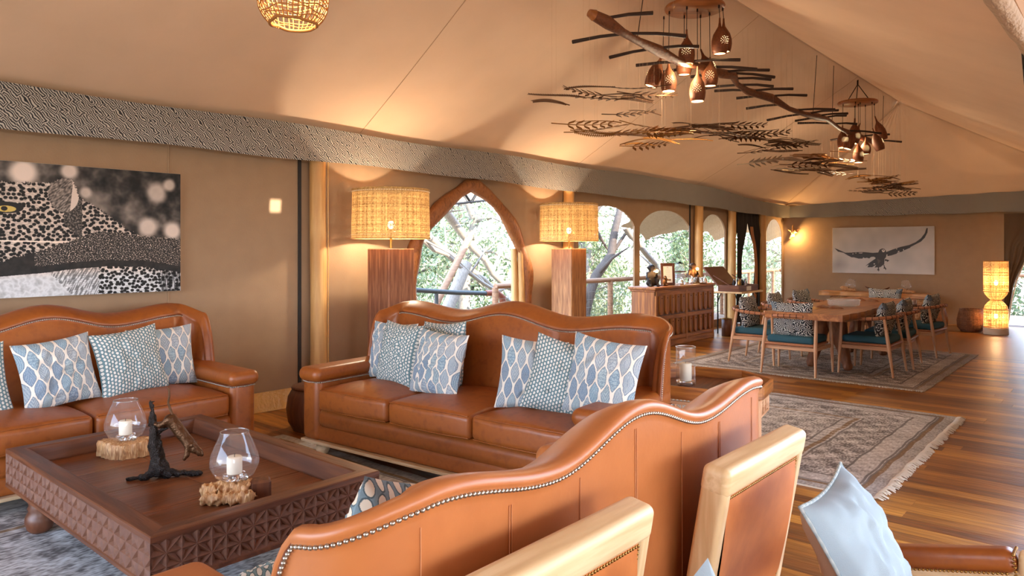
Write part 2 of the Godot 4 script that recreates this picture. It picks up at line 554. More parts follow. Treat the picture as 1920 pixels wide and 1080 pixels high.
func tex_eagle() -> ImageTexture:
	var W := 1024; var H := 512
	var n = fnl(0.004, 2, 4)
	var im = paint(W, H, func(x, y):
		var v = 0.68 + 0.05 * n.get_noise_2d(x, y) + 0.04 * y / H - 0.16 * clampf(1.0 - Vector2(x - 70, y - 420).length() / 120.0, 0, 1)
		return Color(v, v * 0.955, v * 0.915)).get_image()
	var P = func(l):
		var o := []
		for i in range(0, l.size(), 2): o.append(Vector2((l[i] - 103) / 1672.0 * W, (l[i + 1] - 138) / 760.0 * H))
		return o
	var k = C(34, 28, 26)
	fill_poly(im, P.call([140, 480, 200, 503, 330, 558, 430, 556, 520, 548, 640, 545, 800, 560, 890, 552, 890, 612, 850, 640, 815, 622, 770, 626, 740, 652, 700, 640, 665, 648, 640, 634, 625, 655, 560, 656, 480, 636, 440, 636, 370, 602, 300, 560, 200, 538]), k)
	fill_poly(im, P.call([1020, 545, 1120, 505, 1250, 462, 1390, 430, 1490, 385, 1570, 325, 1630, 245, 1655, 165, 1675, 165, 1670, 235, 1630, 315, 1570, 378, 1470, 430, 1400, 468, 1410, 472, 1300, 520, 1270, 540, 1200, 552, 1190, 570, 1100, 600, 1035, 612]), k)
	fill_poly(im, P.call([885, 560, 912, 505, 950, 488, 990, 492, 1012, 520, 1028, 565, 1018, 625, 992, 660, 988, 740, 930, 790, 830, 802, 862, 740, 850, 690, 842, 640]), C(44, 36, 33))
	fill_poly(im, P.call([850, 648, 740, 725, 675, 778, 735, 752, 708, 798, 790, 796, 830, 770, 870, 745]), k)
	fill_poly(im, P.call([885, 790, 905, 790, 900, 820, 915, 850, 900, 845, 897, 870, 885, 845, 866, 842, 884, 820]), k)
	fill_poly(im, P.call([972, 740, 990, 760, 1000, 790, 1022, 815, 1012, 845, 1000, 815, 975, 815, 984, 790]), k)
	fill_poly(im, P.call([1000, 660, 1040, 668, 1072, 682, 1030, 710, 1035, 690, 995, 690]), k)
	fill_poly(im, P.call([945, 510, 985, 500, 1002, 525, 985, 548, 958, 545]), C(214, 204, 194))
	fill_poly(im, P.call([960, 512, 985, 510, 978, 528]), k)
	fill_poly(im, P.call([870, 650, 930, 690, 890, 740]), C(78, 66, 58))
	for s in [[560, 560, 70, 8], [450, 575, 24, 8], [1180, 490, 18, 12], [1205, 530, 30, 14], [1290, 500, 16, 22], [810, 735, 26, 16], [1030, 585, 12, 30], [500, 562, 24, 7]]:
		fill_poly(im, P.call([s[0], s[1], s[0] + s[2], s[1] - 4, s[0] + s[2] * 0.8, s[1] + s[3], s[0] + 4, s[1] + s[3] * 0.8]), C(206, 196, 186))
	return ImageTexture.create_from_image(im)

func tex_weave(a: Color, b: Color, n, sd, holes = 0.0) -> ImageTexture:
	var nz = fnl(0.03, 3, sd)
	if holes <= 0.0:
		return paint(256, 256, func(x, y):
			var h1 = hash2(floor(x * n / 256.0), 3.0); var h2 = hash2(5.0, floor(y * n / 256.0))
			var s = absf(sin(x * n * PI / 256.0)) * (0.5 + h1) + absf(sin(y * n * PI / 256.0)) * (0.5 + h2)
			return a.lerp(b, clampf(s * 0.5 + nz.get_noise_2d(x, y) * 0.5, 0, 1)))
	var im := Image.create(512, 512, false, Image.FORMAT_RGBA8)
	for y in 512:
		for x in 512:
			var xx = x + 2.0 * nz.get_noise_2d(y * 0.6, x * 0.2) ; var yy = y + 2.0 * nz.get_noise_2d(x * 0.6, y * 0.2 + 90.0)
			var h1 = hash2(floor(xx * n / 512.0), 3.0); var h2 = hash2(5.0, floor(yy * n / 512.0))
			var p = absf(sin(xx * n * PI / 512.0)); var q = absf(sin(yy * n * PI / 512.0))
			var c = a.lerp(b, clampf(maxf(p * (0.5 + h1), q * (0.5 + h2)) * 0.8 + nz.get_noise_2d(x, y) * 0.5, 0, 1))
			c.a = 0.0 if p < holes * (0.4 + 1.2 * h1) and q < holes * (0.4 + 1.2 * h2) else 1.0
			im.set_pixel(x, y, c)
	return ImageTexture.create_from_image(im)

func tex_menu() -> ImageTexture:
	var im := Image.create(128, 192, false, Image.FORMAT_RGB8)
	im.fill(C(226, 222, 214))
	for i in 11:
		var w = int(28 + 56 * hash2(i, 2))
		im.fill_rect(Rect2i(64 - w / 2, 22 + i * 14, w, 2), C(120, 116, 110))
	im.fill_rect(Rect2i(52, 10, 24, 4), C(90, 86, 80))
	return ImageTexture.create_from_image(im)

func materials():
	M.ceil = bump(tri(mat(ntex(0.01, [C(212, 183, 156), C(219, 190, 163)], 3, 2), 0.9), Vector3.ONE * 0.7, true), htex(0.25, 2, 3), 0.05)
	M.ceil.backlight_enabled = true; M.ceil.backlight = Color(0.56, 0.54, 0.50)
	M.wall = bump(tri(mat(ntex(0.02, [C(150, 121, 93), C(156, 127, 98)], 3, 7), 0.92), Vector3.ONE * 0.8, true), htex(0.3, 2, 4), 0.08)
	M.valance = mat(tex_zebra(), 0.9)
	M.leather_tex = ntex(0.02, [C(124, 62, 21), C(150, 81, 29), C(142, 74, 26)], 4, 11)
	M.leather = bump(tri(mat(M.leather_tex, 0.40), Vector3.ONE * 2.2), htex(0.12, 3, 13, 256, FastNoiseLite.TYPE_CELLULAR), 0.035)
	M.leather.metallic_specular = 0.5
	M.leather_back = bump(tri(mat(ntex(0.02, [C(172, 102, 54), C(182, 110, 60)], 3, 12), 0.38), Vector3.ONE * 2.0), htex(0.12, 3, 13, 256, FastNoiseLite.TYPE_CELLULAR), 0.02)
	M.leather_seat = bump(tri(mat(ntex(0.02, [C(190, 108, 48), C(208, 124, 60)], 3, 14), 0.5), Vector3.ONE * 2.0), htex(0.12, 3, 13, 256, FastNoiseLite.TYPE_CELLULAR), 0.02)
	M.seam = mat(C(112, 54, 24), 0.6)
	M.seam_pale = mat(C(214, 146, 100), 0.6)
	M.nail = mat(C(176, 168, 154), 0.28, 0.9)
	M.pale_wood = wood(C(206, 184, 154), C(178, 150, 116), 0, 0.55, 1.0, 31)
	for ax in 3:
		M["ash%d" % ax] = wood(C(226, 196, 152), C(206, 170, 122), ax, 0.45, 0.9, 33)
		M["walnut%d" % ax] = wood(C(112, 66, 40), C(78, 42, 26), ax, 0.42, 1.0, 35)
		M["teak%d" % ax] = wood(C(180, 114, 50), C(126, 72, 30), ax, 0.45, 1.0, 37)
		M["beech%d" % ax] = wood(C(218, 172, 132), C(190, 140, 102), ax, 0.5, 1.0, 39)
		M["slab%d" % ax] = wood(C(186, 122, 66), C(140, 84, 42), ax, 0.38, 0.6, 41)
		M["post%d" % ax] = wood(C(160, 108, 76), C(116, 72, 50), ax, 0.7, 1.6, 43)
		M["pole%d" % ax] = wood(C(214, 168, 104), C(186, 136, 78), ax, 0.55, 0.8, 45)
	M.carved = bump(tri(mat(ntex(0.02, [C(122, 78, 56), C(98, 60, 42), C(134, 92, 68)], 4, 51), 0.55), Vector3.ONE * 3.0), htex(0.05, 3, 52), 0.1)
	M.bark = bump(tri(mat(ntex(0.03, [C(70, 44, 28), C(112, 74, 48), C(86, 54, 34)], 4, 53), 0.6), Vector3(6, 1.5, 6)), htex(0.04, 4, 54), 0.5)
	M.drift = bump(tri(mat(ntex(0.02, [C(66, 38, 22), C(206, 158, 104), C(150, 98, 54), C(226, 184, 132), C(96, 58, 32)], 3, 55), 0.6), Vector3(10, 1.6, 10)), htex(0.02, 3, 56), 0.25)
	M.branch = bump(tri(mat(ntex(0.02, [C(64, 34, 20), C(120, 70, 38), C(90, 50, 28)], 4, 57), 0.6), Vector3(2, 5, 5)), htex(0.03, 4, 58), 0.4)
	M.stick = mat(C(48, 30, 22), 0.6)
	M.bronze = bump(tri(mat(C(84, 56, 34), 0.4, 0.75), Vector3.ONE * 8), htex(0.05, 3, 60), 0.2)
	M.black_bronze = bump(tri(mat(C(44, 36, 32), 0.34, 0.6), Vector3(14, 8, 14)), htex(0.05, 4, 61), 0.6)
	M.iron = mat(C(28, 25, 24), 0.5, 0.6)
	M.gold = mat(C(150, 104, 52), 0.34, 0.85)
	M.gold_dark = mat(C(92, 60, 36), 0.4, 0.8)
	M.silver = mat(C(196, 182, 158), 0.3, 0.85)
	M.thread = mat(C(196, 164, 134), 0.9)
	M.cord = mat(C(40, 24, 18), 0.8)
	M.pod = bump(tri(mat(ntex(0.03, [C(92, 48, 24), C(140, 80, 40)], 3, 62), 0.62), Vector3.ONE * 5), htex(0.06, 2, 63), 0.05)
	M.pod.backlight = Color(0.25, 0.12, 0.04); M.pod.backlight_enabled = true
	M.leaf_print = mat(tex_leaf(), 0.85)
	M.dot_print = mat(tex_dots(C(92, 124, 132), C(214, 212, 204), 22, 18), 0.85)
	M.dot_large = mat(tex_dots(C(108, 130, 138), C(220, 208, 186), 13, 9), 0.85)
	M.palm = mat(tex_palm(), 0.85)
	M.teal = bump(tri(mat(C(38, 82, 96), 0.85), Vector3.ONE * 6), htex(0.2, 2, 64), 0.1)
	M.blue_linen = bump(tri(mat(C(152, 168, 176), 0.85), Vector3.ONE * 5), htex(0.25, 2, 65), 0.06)
	M.beige_linen = bump(tri(mat(C(168, 140, 116), 0.85), Vector3.ONE * 5), htex(0.25, 2, 65), 0.06)
	M.rug_a = bump(mat(tex_rug(768, 576, 5.0, 3.72, 71, 0.0), 0.95), htex(0.08, 3, 72), 0.6)
	M.rug_b = bump(mat(tex_rug(512, 640, 2.75, 3.5, 81, 0.1), 0.95), htex(0.08, 3, 72), 0.6)
	M.rug_c = bump(mat(tex_rug(640, 576, 3.45, 2.95, 91, 0.75), 0.95), htex(0.08, 3, 72), 0.5)
	M.fringe = mat(C(216, 206, 190), 0.95)
	M.burlap = mat(tex_weave(C(136, 98, 50), C(222, 180, 116), 48, 5, 0.42), 0.95)
	M.burlap.backlight_enabled = true; M.burlap.backlight = Color(1.0, 0.92, 0.78) * 0.27
	M.wicker = bump(mat(tex_weave(C(120, 74, 34), C(204, 150, 84), 20, 6), 0.8), htex(0.1, 2, 66), 0.2)
	M.raffia = mat(tex_weave(C(150, 104, 54), C(240, 208, 152), 24, 7, 0.62), 0.85)
	M.raffia.backlight_enabled = true; M.raffia.backlight = Color(1.0, 0.94, 0.84) * 0.34
	for k in [M.burlap, M.raffia]:
		k.transparency = BaseMaterial3D.TRANSPARENCY_ALPHA_SCISSOR
		k.alpha_scissor_threshold = 0.5
	M.rattan = mat(C(176, 118, 56), 0.6)
	M.basket = bump(mat(tex_weave(C(86, 52, 32), C(132, 86, 54), 18, 8), 0.85), htex(0.1, 2, 67), 0.3)
	M.cane = tri(mat(ntex(0.05, [C(150, 92, 60), C(188, 128, 88)], 2, 68), 0.5), Vector3(6, 6, 6))
	M.wrap = mat(C(52, 30, 22), 0.7)
	M.candle = mat(C(232, 222, 202), 0.5)
	M.candle.backlight_enabled = true; M.candle.backlight = Color(0.3, 0.27, 0.2)
	M.glass = mat(Color(1, 1, 1, 0.04), 0.02)
	M.glass.transparency = BaseMaterial3D.TRANSPARENCY_ALPHA
	M.glass.metallic_specular = 0.6
	M.solid_glass = mat(Color(1, 1, 1, 0.02), 0.03)
	M.solid_glass.refraction_enabled = true; M.solid_glass.refraction_scale = 0.05
	M.net = mat(Color(0.55, 0.50, 0.44, 0.14), 0.9)
	M.net.transparency = BaseMaterial3D.TRANSPARENCY_ALPHA
	M.skirt = bump(tri(mat(C(206, 160, 92), 0.22), Vector3.ONE * 3), htex(0.02, 3, 69), 0.8)
	M.dark_cloth = bump(tri(mat(C(44, 38, 34), 0.9), Vector3.ONE * 3), htex(0.2, 2, 70), 0.1)
	M.curtain_edge = mat(C(176, 120, 78), 0.85)
	M.paper = mat(C(226, 220, 208), 0.8)
	M.menu = mat(tex_menu(), 0.7)
	M.white_base = mat(C(214, 196, 172), 0.7)
	M.brass_band = mat(C(150, 112, 56), 0.3, 0.9)
	M.steel = mat(C(176, 176, 176), 0.25, 0.95)
	M.leopard = mat(tex_leopard(), 0.75)
	M.eagle = mat(tex_eagle(), 0.5)
	M.canvas_edge = mat(C(206, 188, 166), 0.7)
	M.fly = bump(tri(mat(ntex(0.02, [C(176, 152, 128), C(196, 172, 146)], 3, 74), 0.95), Vector3(1.2, 1.2, 5), true), htex(0.03, 3, 75), 1.0)
	M.fly.backlight_enabled = true; M.fly.backlight = Color(0.3, 0.26, 0.2)
	M.deck = wood(C(150, 122, 98), C(118, 92, 72), 0, 0.8, 0.6, 76, true)
	M.earth = tri(mat(ntex(0.02, [C(150, 128, 96), C(176, 152, 116)], 4, 77), 1.0), Vector3.ONE * 0.4, true)
	M.rail = wood(C(176, 130, 96), C(130, 92, 66), 0, 0.7, 1.0, 78)
	M.trunk = bump(tri(mat(ntex(0.03, [C(96, 86, 78), C(156, 142, 128), C(120, 106, 94)], 4, 79), 0.9), Vector3(5, 1.2, 5)), htex(0.04, 3, 80), 0.5)
	M.trunk_dark = bump(tri(mat(ntex(0.03, [C(54, 44, 38), C(96, 80, 68)], 4, 82), 0.9), Vector3(5, 1.2, 5)), htex(0.04, 3, 80), 0.5)
	for i in 3:
		M["leaf%d" % i] = mat([C(120, 130, 94), C(150, 156, 124), C(92, 106, 72)][i], 0.6)
		M["leaf%d" % i].backlight_enabled = true
		M["leaf%d" % i].backlight = [Color(0.36, 0.41, 0.26), Color(0.44, 0.47, 0.34), Color(0.28, 0.33, 0.19)][i]
	M.mesh_wire = mat(C(120, 112, 102), 0.5, 0.5)
	M.plaster = mat(C(214, 212, 206), 0.9)
	for i in 8:
		var t = [0.0, 0.35, 0.6, 0.9, 0.2, 0.5, 0.75, 0.1][i]
		var a = C(132, 72, 18).lerp(C(212, 150, 60), t); var b = C(92, 49, 10).lerp(C(174, 112, 38), t)
		var m = wood(a, b, 2, 0.4, 1.3, 85 + i % 3, true)
		m.uv1_offset = Vector3(i * 0.37, 0, i * 0.21)
		M["plank%d" % i] = m
	M.joint = mat(C(46, 26, 16), 0.9)

func glow(c: Color, e) -> StandardMaterial3D:
	var m := mat(c, 0.5)
	m.emission_enabled = true
	m.emission = c
	m.emission_energy_multiplier = e
	return m

func omni(at: Vector3, c: Color, e, size, parent = self):
	var l := OmniLight3D.new()
	l.name = "lamp_glow"
	l.light_color = c
	l.light_energy = e
	l.light_size = size
	l.omni_range = 30.0
	l.omni_attenuation = 2.0
	l.shadow_enabled = true
	l.position = at
	parent.add_child(l, true)
	return l

func ready_lights():
	var ca = atan(1170.0 / 1351.0)
	var cam := Camera3D.new()
	cam.name = "camera"
	var near = 0.05
	cam.set_frustum(near * 1080.0 / 1351.0, Vector2(0, -74.0 / 1351.0 * near), near, 200.0)
	cam.transform = Transform3D(Basis(Vector3(sin(ca), 0, cos(ca)), Vector3.UP, Vector3(-cos(ca), 0, sin(ca))), Vector3(0, 1.5, 6.09))
	add_child(cam)
	cam.current = true
	var e := Environment.new()
	e.background_mode = Environment.BG_SKY
	var sm := ProceduralSkyMaterial.new()
	sm.sky_top_color = C(150, 182, 222)
	sm.sky_horizon_color = C(232, 236, 240)
	sm.ground_bottom_color = C(120, 108, 92)
	sm.ground_horizon_color = C(190, 184, 172)
	sm.sky_energy_multiplier = SKY
	sm.ground_energy_multiplier = SKY * 0.6
	var sky := Sky.new()
	sky.sky_material = sm
	e.sky = sky
	e.tonemap_mode = Environment.TONE_MAPPER_LINEAR
	e.tonemap_exposure = 1.9
	e.sdfgi_enabled = true; e.ssao_enabled = true; e.ssil_enabled = true
	var we := WorldEnvironment.new()
	we.name = "surroundings"
	we.environment = e
	add_child(we)
	var sun := DirectionalLight3D.new()
	sun.name = "sun"
	sun.light_energy = SUN
	sun.light_color = C(255, 244, 226)
	sun.light_angular_distance = 0.55
	sun.shadow_enabled = true
	var d = SUN_DIR.normalized()
	sun.basis = Basis.looking_at(-d, Vector3.UP)
	add_child(sun)

const SKY := 2.6
const SUN := 3.2
const SUN_DIR := Vector3(0.06, 0.53, 1.0)
const XB := 16.5
const RZ := 2.95
const RY_ := 4.08
const ZE := 5.6

func eave(x) -> float:
	return 2.62 - 0.20 * smoothstep(11.0, 16.3, x) + 0.012 * sin(x * 2.1)

func y_left(x, z) -> float:  # the left slope sags a little between its poles
	var t = clampf((z + 0.05) / (RZ + 0.05), 0, 1)
	return lerpf(eave(x), RY_, t) - 0.16 * t * (1.0 - t) - 0.035 * sin(t * PI) * (0.5 + 0.5 * cos((x - 2.0) * 1.5))

func y_right(x, z) -> float:
	var t = clampf((z - RZ) / (ZE + 0.05 - RZ), 0, 1)
	return lerpf(RY_, 2.70, t) - 0.14 * t * (1.0 - t)

func shell():
	# floor: boards across the room
	var fl := Node3D.new()
	fl.name = "floor"
	add_child(fl)
	fl.set_meta("kind", "structure")
	var lens = [0.7, 1.3, 1.9, 2.5, 3.1]
	var meshes := []
	for l in lens: meshes.append(Bd.new().box(Vector3(0, -0.015, l / 2), Vector3(0.118, 0.03, l - 0.0008), 0.0006).done())
	var far := Bd.new()
	var n = 0
	for r in 166:
		var x = -3.0 + 0.06 + r * 0.1185
		var z = 0.0
		var first = true
		while z < 9.6:
			var i = rng.randi() % 3 if first else 1 + rng.randi() % 4
			first = false
			var mm = M["plank%d" % (rng.randi() % 8)]
			if x > 2.6 and x < 13.4 and z < 6.2 and n < 298:
				n += 1
				var p = obj("plank", meshes[i], mm, fl, Vector3(x, 0, z))
				p.mesh = meshes[i]
			else:
				far.box(Vector3(x, -0.015, z + lens[i] / 2), Vector3(0.118, 0.03, lens[i] - 0.0008), 0.0006)
			z += lens[i]
	var fo = obj("far_planks", far, M.plank1, fl)
	fo.set_meta("kind", "stuff")
	var sub = obj("subfloor", Bd.new().box(Vector3(7, -0.066, 5.9), Vector3(20.5, 0.11, 12.2), 0.01), M.joint, fl)
	# ceiling: two slopes and a hipped end, an inner cloth and an outer one
	var ce := Node3D.new()
	ce.name = "ceiling"
	add_child(ce)
	ce.set_meta("kind", "structure")
	for lay in 2:
		var up = Vector3(0, 0.09 * lay, 0)
		var st := Bd.new()
		st.grid(90, 18, func(u, v):
			var x = lerpf(-3.2, XB, u)
			var t = v * clampf((XB - x) / 2.5, 0, 1) if x > 14.0 else v
			var z = lerpf(-0.06, RZ, t)
			return Vector3(x, y_left(x, z), z) + up)
		obj("roof_slope" if lay == 0 else "outer_roof_slope", st, M.ceil, ce)
		st = Bd.new()
		st.grid(90, 20, func(u, v):  # hipped end, with gathers near its left hip
			var t = v
			var z = lerpf(lerpf(-0.06, RZ, t), lerpf(ZE + 0.05, RZ, t), u)
			var x = lerpf(XB, 14.0, t)
			var y = lerpf(2.42 + 0.2 * smoothstep(0.0, 1.0, u) * 0.5, RY_, t) - 0.2 * t * (1.0 - t)
			y = lerpf(y, y_left(x, z), 1.0 - smoothstep(0.0, 0.1, u))
			y = lerpf(y, y_right(x, z), smoothstep(0.9, 1.0, u))
			y += 0.03 * sin(u * 95.0 + t * 4.0) * exp(-u * 4.5) * smoothstep(0.0, 0.5, t) * smoothstep(0.02, 0.06, u)
			return Vector3(x, y, z) + up)
		obj("hip_end" if lay == 0 else "outer_hip_end", st, M.ceil, ce)
		# right slope, with a small vent hole high up that lets one ray of sun through
		st = Bd.new()
		st.smooth()
		var xs := []
		for i in 66: xs.append(-3.2 + i * 0.3)
		xs.append(XB)
		var zs := []
		for i in 15: zs.append(RZ + (ZE + 0.05 - RZ) * i / 14.0)
		var hole = Vector2(VENT.x + 0.005 * lay, VENT.z + 0.086 * lay)
		for k in [-0.055, 0.055]:
			xs.append(hole.x + k); zs.append(hole.y + k)
		xs.sort(); zs.sort()
		var P = func(x, z):
			var t = clampf((XB - x) / 2.5, 0, 1) if x > 14.0 else 1.0
			z = lerpf(ZE + 0.05, z, t) if x > 14.0 else z
			return Vector3(x, y_right(x, z), z) + up
		for j in zs.size() - 1:
			for i in xs.size() - 1:
				if absf((xs[i] + xs[i + 1]) / 2 - hole.x) < 0.054 and absf((zs[j] + zs[j + 1]) / 2 - hole.y) < 0.054: continue
				st.quad(P.call(xs[i], zs[j]), P.call(xs[i], zs[j + 1]), P.call(xs[i + 1], zs[j + 1]), P.call(xs[i + 1], zs[j]))
		obj("roof_slope" if lay == 0 else "outer_roof_slope", st, M.ceil, ce)
		# the side tent that opens towards the deck
		st = Bd.new()
		st.grid(30, 14, func(u, v):
			var x = lerpf(-3.2, 6.4, u)
			var z = lerpf(ZE, 9.8, v)
			return Vector3(x, lerpf(2.74 + 0.06 * sin((x + 0.6) * 1.1), 3.0, v) + 0.7 * sin(v * PI), z) + up)
		st.grid(30, 6, func(u, v):
			return Vector3(lerpf(-3.2, 8.5, u), lerpf(3.0, 2.65, v), lerpf(9.8, 13.4, v)) + up)
		obj("side_tent_roof" if lay == 0 else "outer_side_tent_roof", st, M.ceil, ce)
	for sx in [0.8, 4.55, 8.3, 12.05]:  # seams of the ceiling cloth
		var pts := []
		for i in 15:
			var t = i / 14.0
			var z = lerpf(0.1, RZ, t)
			pts.append(Vector3(sx - 0.5 * t, y_left(sx - 0.5 * t, z) - 0.002, z))
		obj("seam", Bd.new().tube(pts, 0.004, 4, true, 0.5), mat(C(186, 150, 118), 0.9), ce)
	for s in 2:  # piping along the hips and the ridge
		var hp := []
		for i in 17:
			var t = i / 16.0
			var x = lerpf(XB, 14.0, t)
			var z = lerpf(-0.06, RZ, t) if s == 0 else lerpf(ZE + 0.05, RZ, t)
			hp.append(Vector3(x, (y_left(x, z) if s == 0 else y_right(x, z)) + 0.02, z))
		obj("hip_piping", Bd.new().tube(hp, 0.035, 8), M.ceil, ce)
	obj("ridge_piping", Bd.new().tube([Vector3(-3.2, RY_ + 0.02, RZ), Vector3(5, RY_ + 0.02, RZ), Vector3(14.05, RY_ + 0.02, RZ)], 0.03, 8), M.ceil, ce)
	var rp := []
	for i in 30:
		var x = lerpf(-3.0, 5.4, i / 29.0)
		rp.append(Vector3(x, 2.72 + 0.05 * sin((x + 0.6) * 1.1) + 0.01 * sin(x * 9.0), ZE))
	obj("eave_roll", Bd.new().tube(rp, 0.05, 10), M.fly, ce)
	# walls
	var wl := Node3D.new()
	wl.name = "wall_left"
	add_child(wl)
	wl.set_meta("kind", "structure")
	var ops = [[5.36, 7.2, 0], [8.5, 10.04, 1], [10.2, 11.95, 1], [12.4, 13.43, 1], [13.88, 15.06, 2], [15.5, 16.44, 1]]
	var top = func(o, x):
		var t = absf((x - o[0]) / (o[1] - o[0]) * 2.0 - 1.0)
		if o[2] == 0: return 1.25 + 1.02 * pow(1.0 - pow(t, 1.9), 0.62)
		if o[2] == 1: return 1.86 + 0.29 * pow(maxf(0.0, 1.0 - pow(t, 2.3)), 0.8)
		return 1.72 + 0.46 * (1.0 - pow(t, 1.35))
	var st := Bd.new()
	st.flat()
	var slab = func(x0, x1, ya0, ya1, yb0, yb1):  # wall cloth between two heights, 3 cm thick
		for z in [0.0, -0.03]:
			st.quad(Vector3(x0, ya0, z), Vector3(x1, ya1, z), Vector3(x1, yb1, z), Vector3(x0, yb0, z))
		st.quad(Vector3(x0, ya0, 0), Vector3(x1, ya1, 0), Vector3(x1, ya1, -0.03), Vector3(x0, ya0, -0.03))
		st.quad(Vector3(x0, yb0, 0), Vector3(x1, yb1, 0), Vector3(x1, yb1, -0.03), Vector3(x0, yb0, -0.03))
	var x = -3.2
	for o in ops:
		slab.call(x, o[0], -0.05, -0.05, 2.7, 2.7)
		var low = 0.0 if o[2] != 1 else 0.14
		for xx in [o[0], o[1]]:
			st.quad(Vector3(xx, low, 0), Vector3(xx, top.call(o, xx), 0), Vector3(xx, top.call(o, xx), -0.03), Vector3(xx, low, -0.03))
		for i in 28:
			var a = lerpf(o[0], o[1], i / 28.0); var b = lerpf(o[0], o[1], (i + 1) / 28.0)
			slab.call(a, b, top.call(o, a), top.call(o, b), 2.7, 2.7)
			if low > 0.0: slab.call(a, b, -0.05, -0.05, low, low)
		x = o[1]
	slab.call(x, XB + 0.03, -0.05, -0.05, 2.7, 2.7)
	obj("wall_cloth", st, M.wall, wl)
	obj("wall_seam", Bd.new().box(Vector3(2.66, 1.35, 0.004), Vector3(0.012, 2.7, 0.008), 0.002), M.wall, wl)
	st = Bd.new()
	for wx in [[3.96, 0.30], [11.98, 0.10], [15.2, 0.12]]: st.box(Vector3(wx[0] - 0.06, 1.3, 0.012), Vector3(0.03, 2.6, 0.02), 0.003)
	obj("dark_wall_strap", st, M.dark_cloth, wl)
	var wn = 1
	for o in ops:  # nets in the arched windows
		if o[2] != 1: continue
		st = Bd.new()
		st.grid(30, 8, func(u, v):
			var xx = lerpf(o[0], o[1], u)
			return Vector3(xx, lerpf(0.14, top.call(o, xx), v), -0.045 + 0.012 * sin(u * 60.0 + v * 3.0)))
		var w := struct("window_%d" % wn, st, M.net)
		wn += 1
	st = Bd.new()
	st.flat()
	var doz = [4.21, 5.35]
	var bw = func(z0, z1, ya0, ya1, yb):
		for xx in [XB, XB + 0.03]:
			st.quad(Vector3(xx, ya0, z0), Vector3(xx, ya1, z1), Vector3(xx, yb, z1), Vector3(xx, yb, z0))
		st.quad(Vector3(XB, ya0, z0), Vector3(XB, ya1, z1), Vector3(XB + 0.03, ya1, z1), Vector3(XB + 0.03, ya0, z0))
	bw.call(-0.03, doz[0], -0.05, -0.05, 2.6)
	for i in 20:
		var a = lerpf(doz[0], doz[1], i / 20.0); var b = lerpf(doz[0], doz[1], (i + 1) / 20.0)
		var h = func(z): return 1.94 + 0.26 * pow(maxf(0.0, 1.0 - pow(absf((z - 4.78) / 0.57), 1.8)), 0.8)
		bw.call(a, b, h.call(a), h.call(b), 2.75)
	bw.call(doz[1], ZE + 0.03, -0.05, -0.05, 2.75)
	struct("wall_back", st, M.wall)
	# right wall with three tall openings, and the closed near end
	st = Bd.new()
	for w in [[5.46, 8.0], [8.0, 11.0], [11.0, 14.0], [14.0, XB]]:
		st.box(Vector3((w[0] + w[1]) / 2, 1.35, ZE + 0.03), Vector3(w[1] - w[0], 2.75, 0.04), 0.005)
	st.box(Vector3(11.0, 2.45, ZE + 0.03), Vector3(11.0, 0.6, 0.04), 0.005)
	struct("wall_right", st, M.wall)
	st = Bd.new()
	for q in [[-0.1, 0.3, 0.0, 4.3], [5.6, 9.8, 0.0, 4.3], [0.3, 5.6, 2.5, 4.3]]:
		st.box(Vector3(-3.1, (q[2] + q[3]) / 2, (q[0] + q[1]) / 2), Vector3(0.05, q[3] - q[2], q[1] - q[0]), 0.005)
	struct("wall_near", st, M.wall)
	# valances
	st = Bd.new()
	st.grid(240, 4, func(u, v):
		var xx = lerpf(-3.0, 16.42, u)
		var yt = eave(xx) + 0.03
		var yb = 2.335 - 0.05 * smoothstep(5.0, 9.0, xx) - 0.10 * smoothstep(10.5, 16.0, xx) + 0.008 * sin(xx * 3.1)
		return Vector3(xx, lerpf(yb, yt, v), 0.175 + 0.02 * v * v + (0.006 * sin(xx * 7.0 + v * 2.0) + 0.008 * sin(xx * 16.0 + v * 4.0) * smoothstep(5.0, 10.0, xx)) * (1.0 - v * 0.7)), 31.0, 0.45)
	struct("trim_1", st, M.valance)
	st = Bd.new()
	st.grid(60, 4, func(u, v):
		var z = lerpf(0.12, ZE - 0.05, u)
		var yt = lerpf(2.47, 2.60, smoothstep(0, 1, u * 1.6)) - 0.05 * exp(-u * 30.0)
		var yb = 2.19 + 0.008 * sin(z * 5.0)
		return Vector3(XB - 0.10 - 0.02 * v + 0.008 * sin(z * 9.0), lerpf(yb, yt, v), z), 8.8, 0.45)
	struct("trim_2", st, M.valance)
	st = Bd.new()
	st.grid(60, 4, func(u, v):
		var xx = lerpf(5.47, XB - 0.1, u)
		return Vector3(xx, lerpf(2.44, 2.74, v), ZE - 0.04 - 0.02 * v + 0.008 * sin(xx * 6.0)), 17.5, 0.45)
	struct("trim_3", st, M.valance)
	var bb = Bd.new()
	for s in [[-3.0, 5.2], [7.35, 8.4], [16.0, 16.45]]:
		bb.grid(int((s[1] - s[0]) * 12) + 4, 4, func(u, v):
			var xx = lerpf(s[0], s[1], u)
			return Vector3(xx, 0.002 + 0.175 * v, 0.05 - 0.035 * v + 0.008 * sin(xx * 9.0 + v * 5.0) * (1.0 - v)))
	struct("baseboard_left", bb, M.skirt)

const VENT := Vector3(3.86, 0, 3.52)

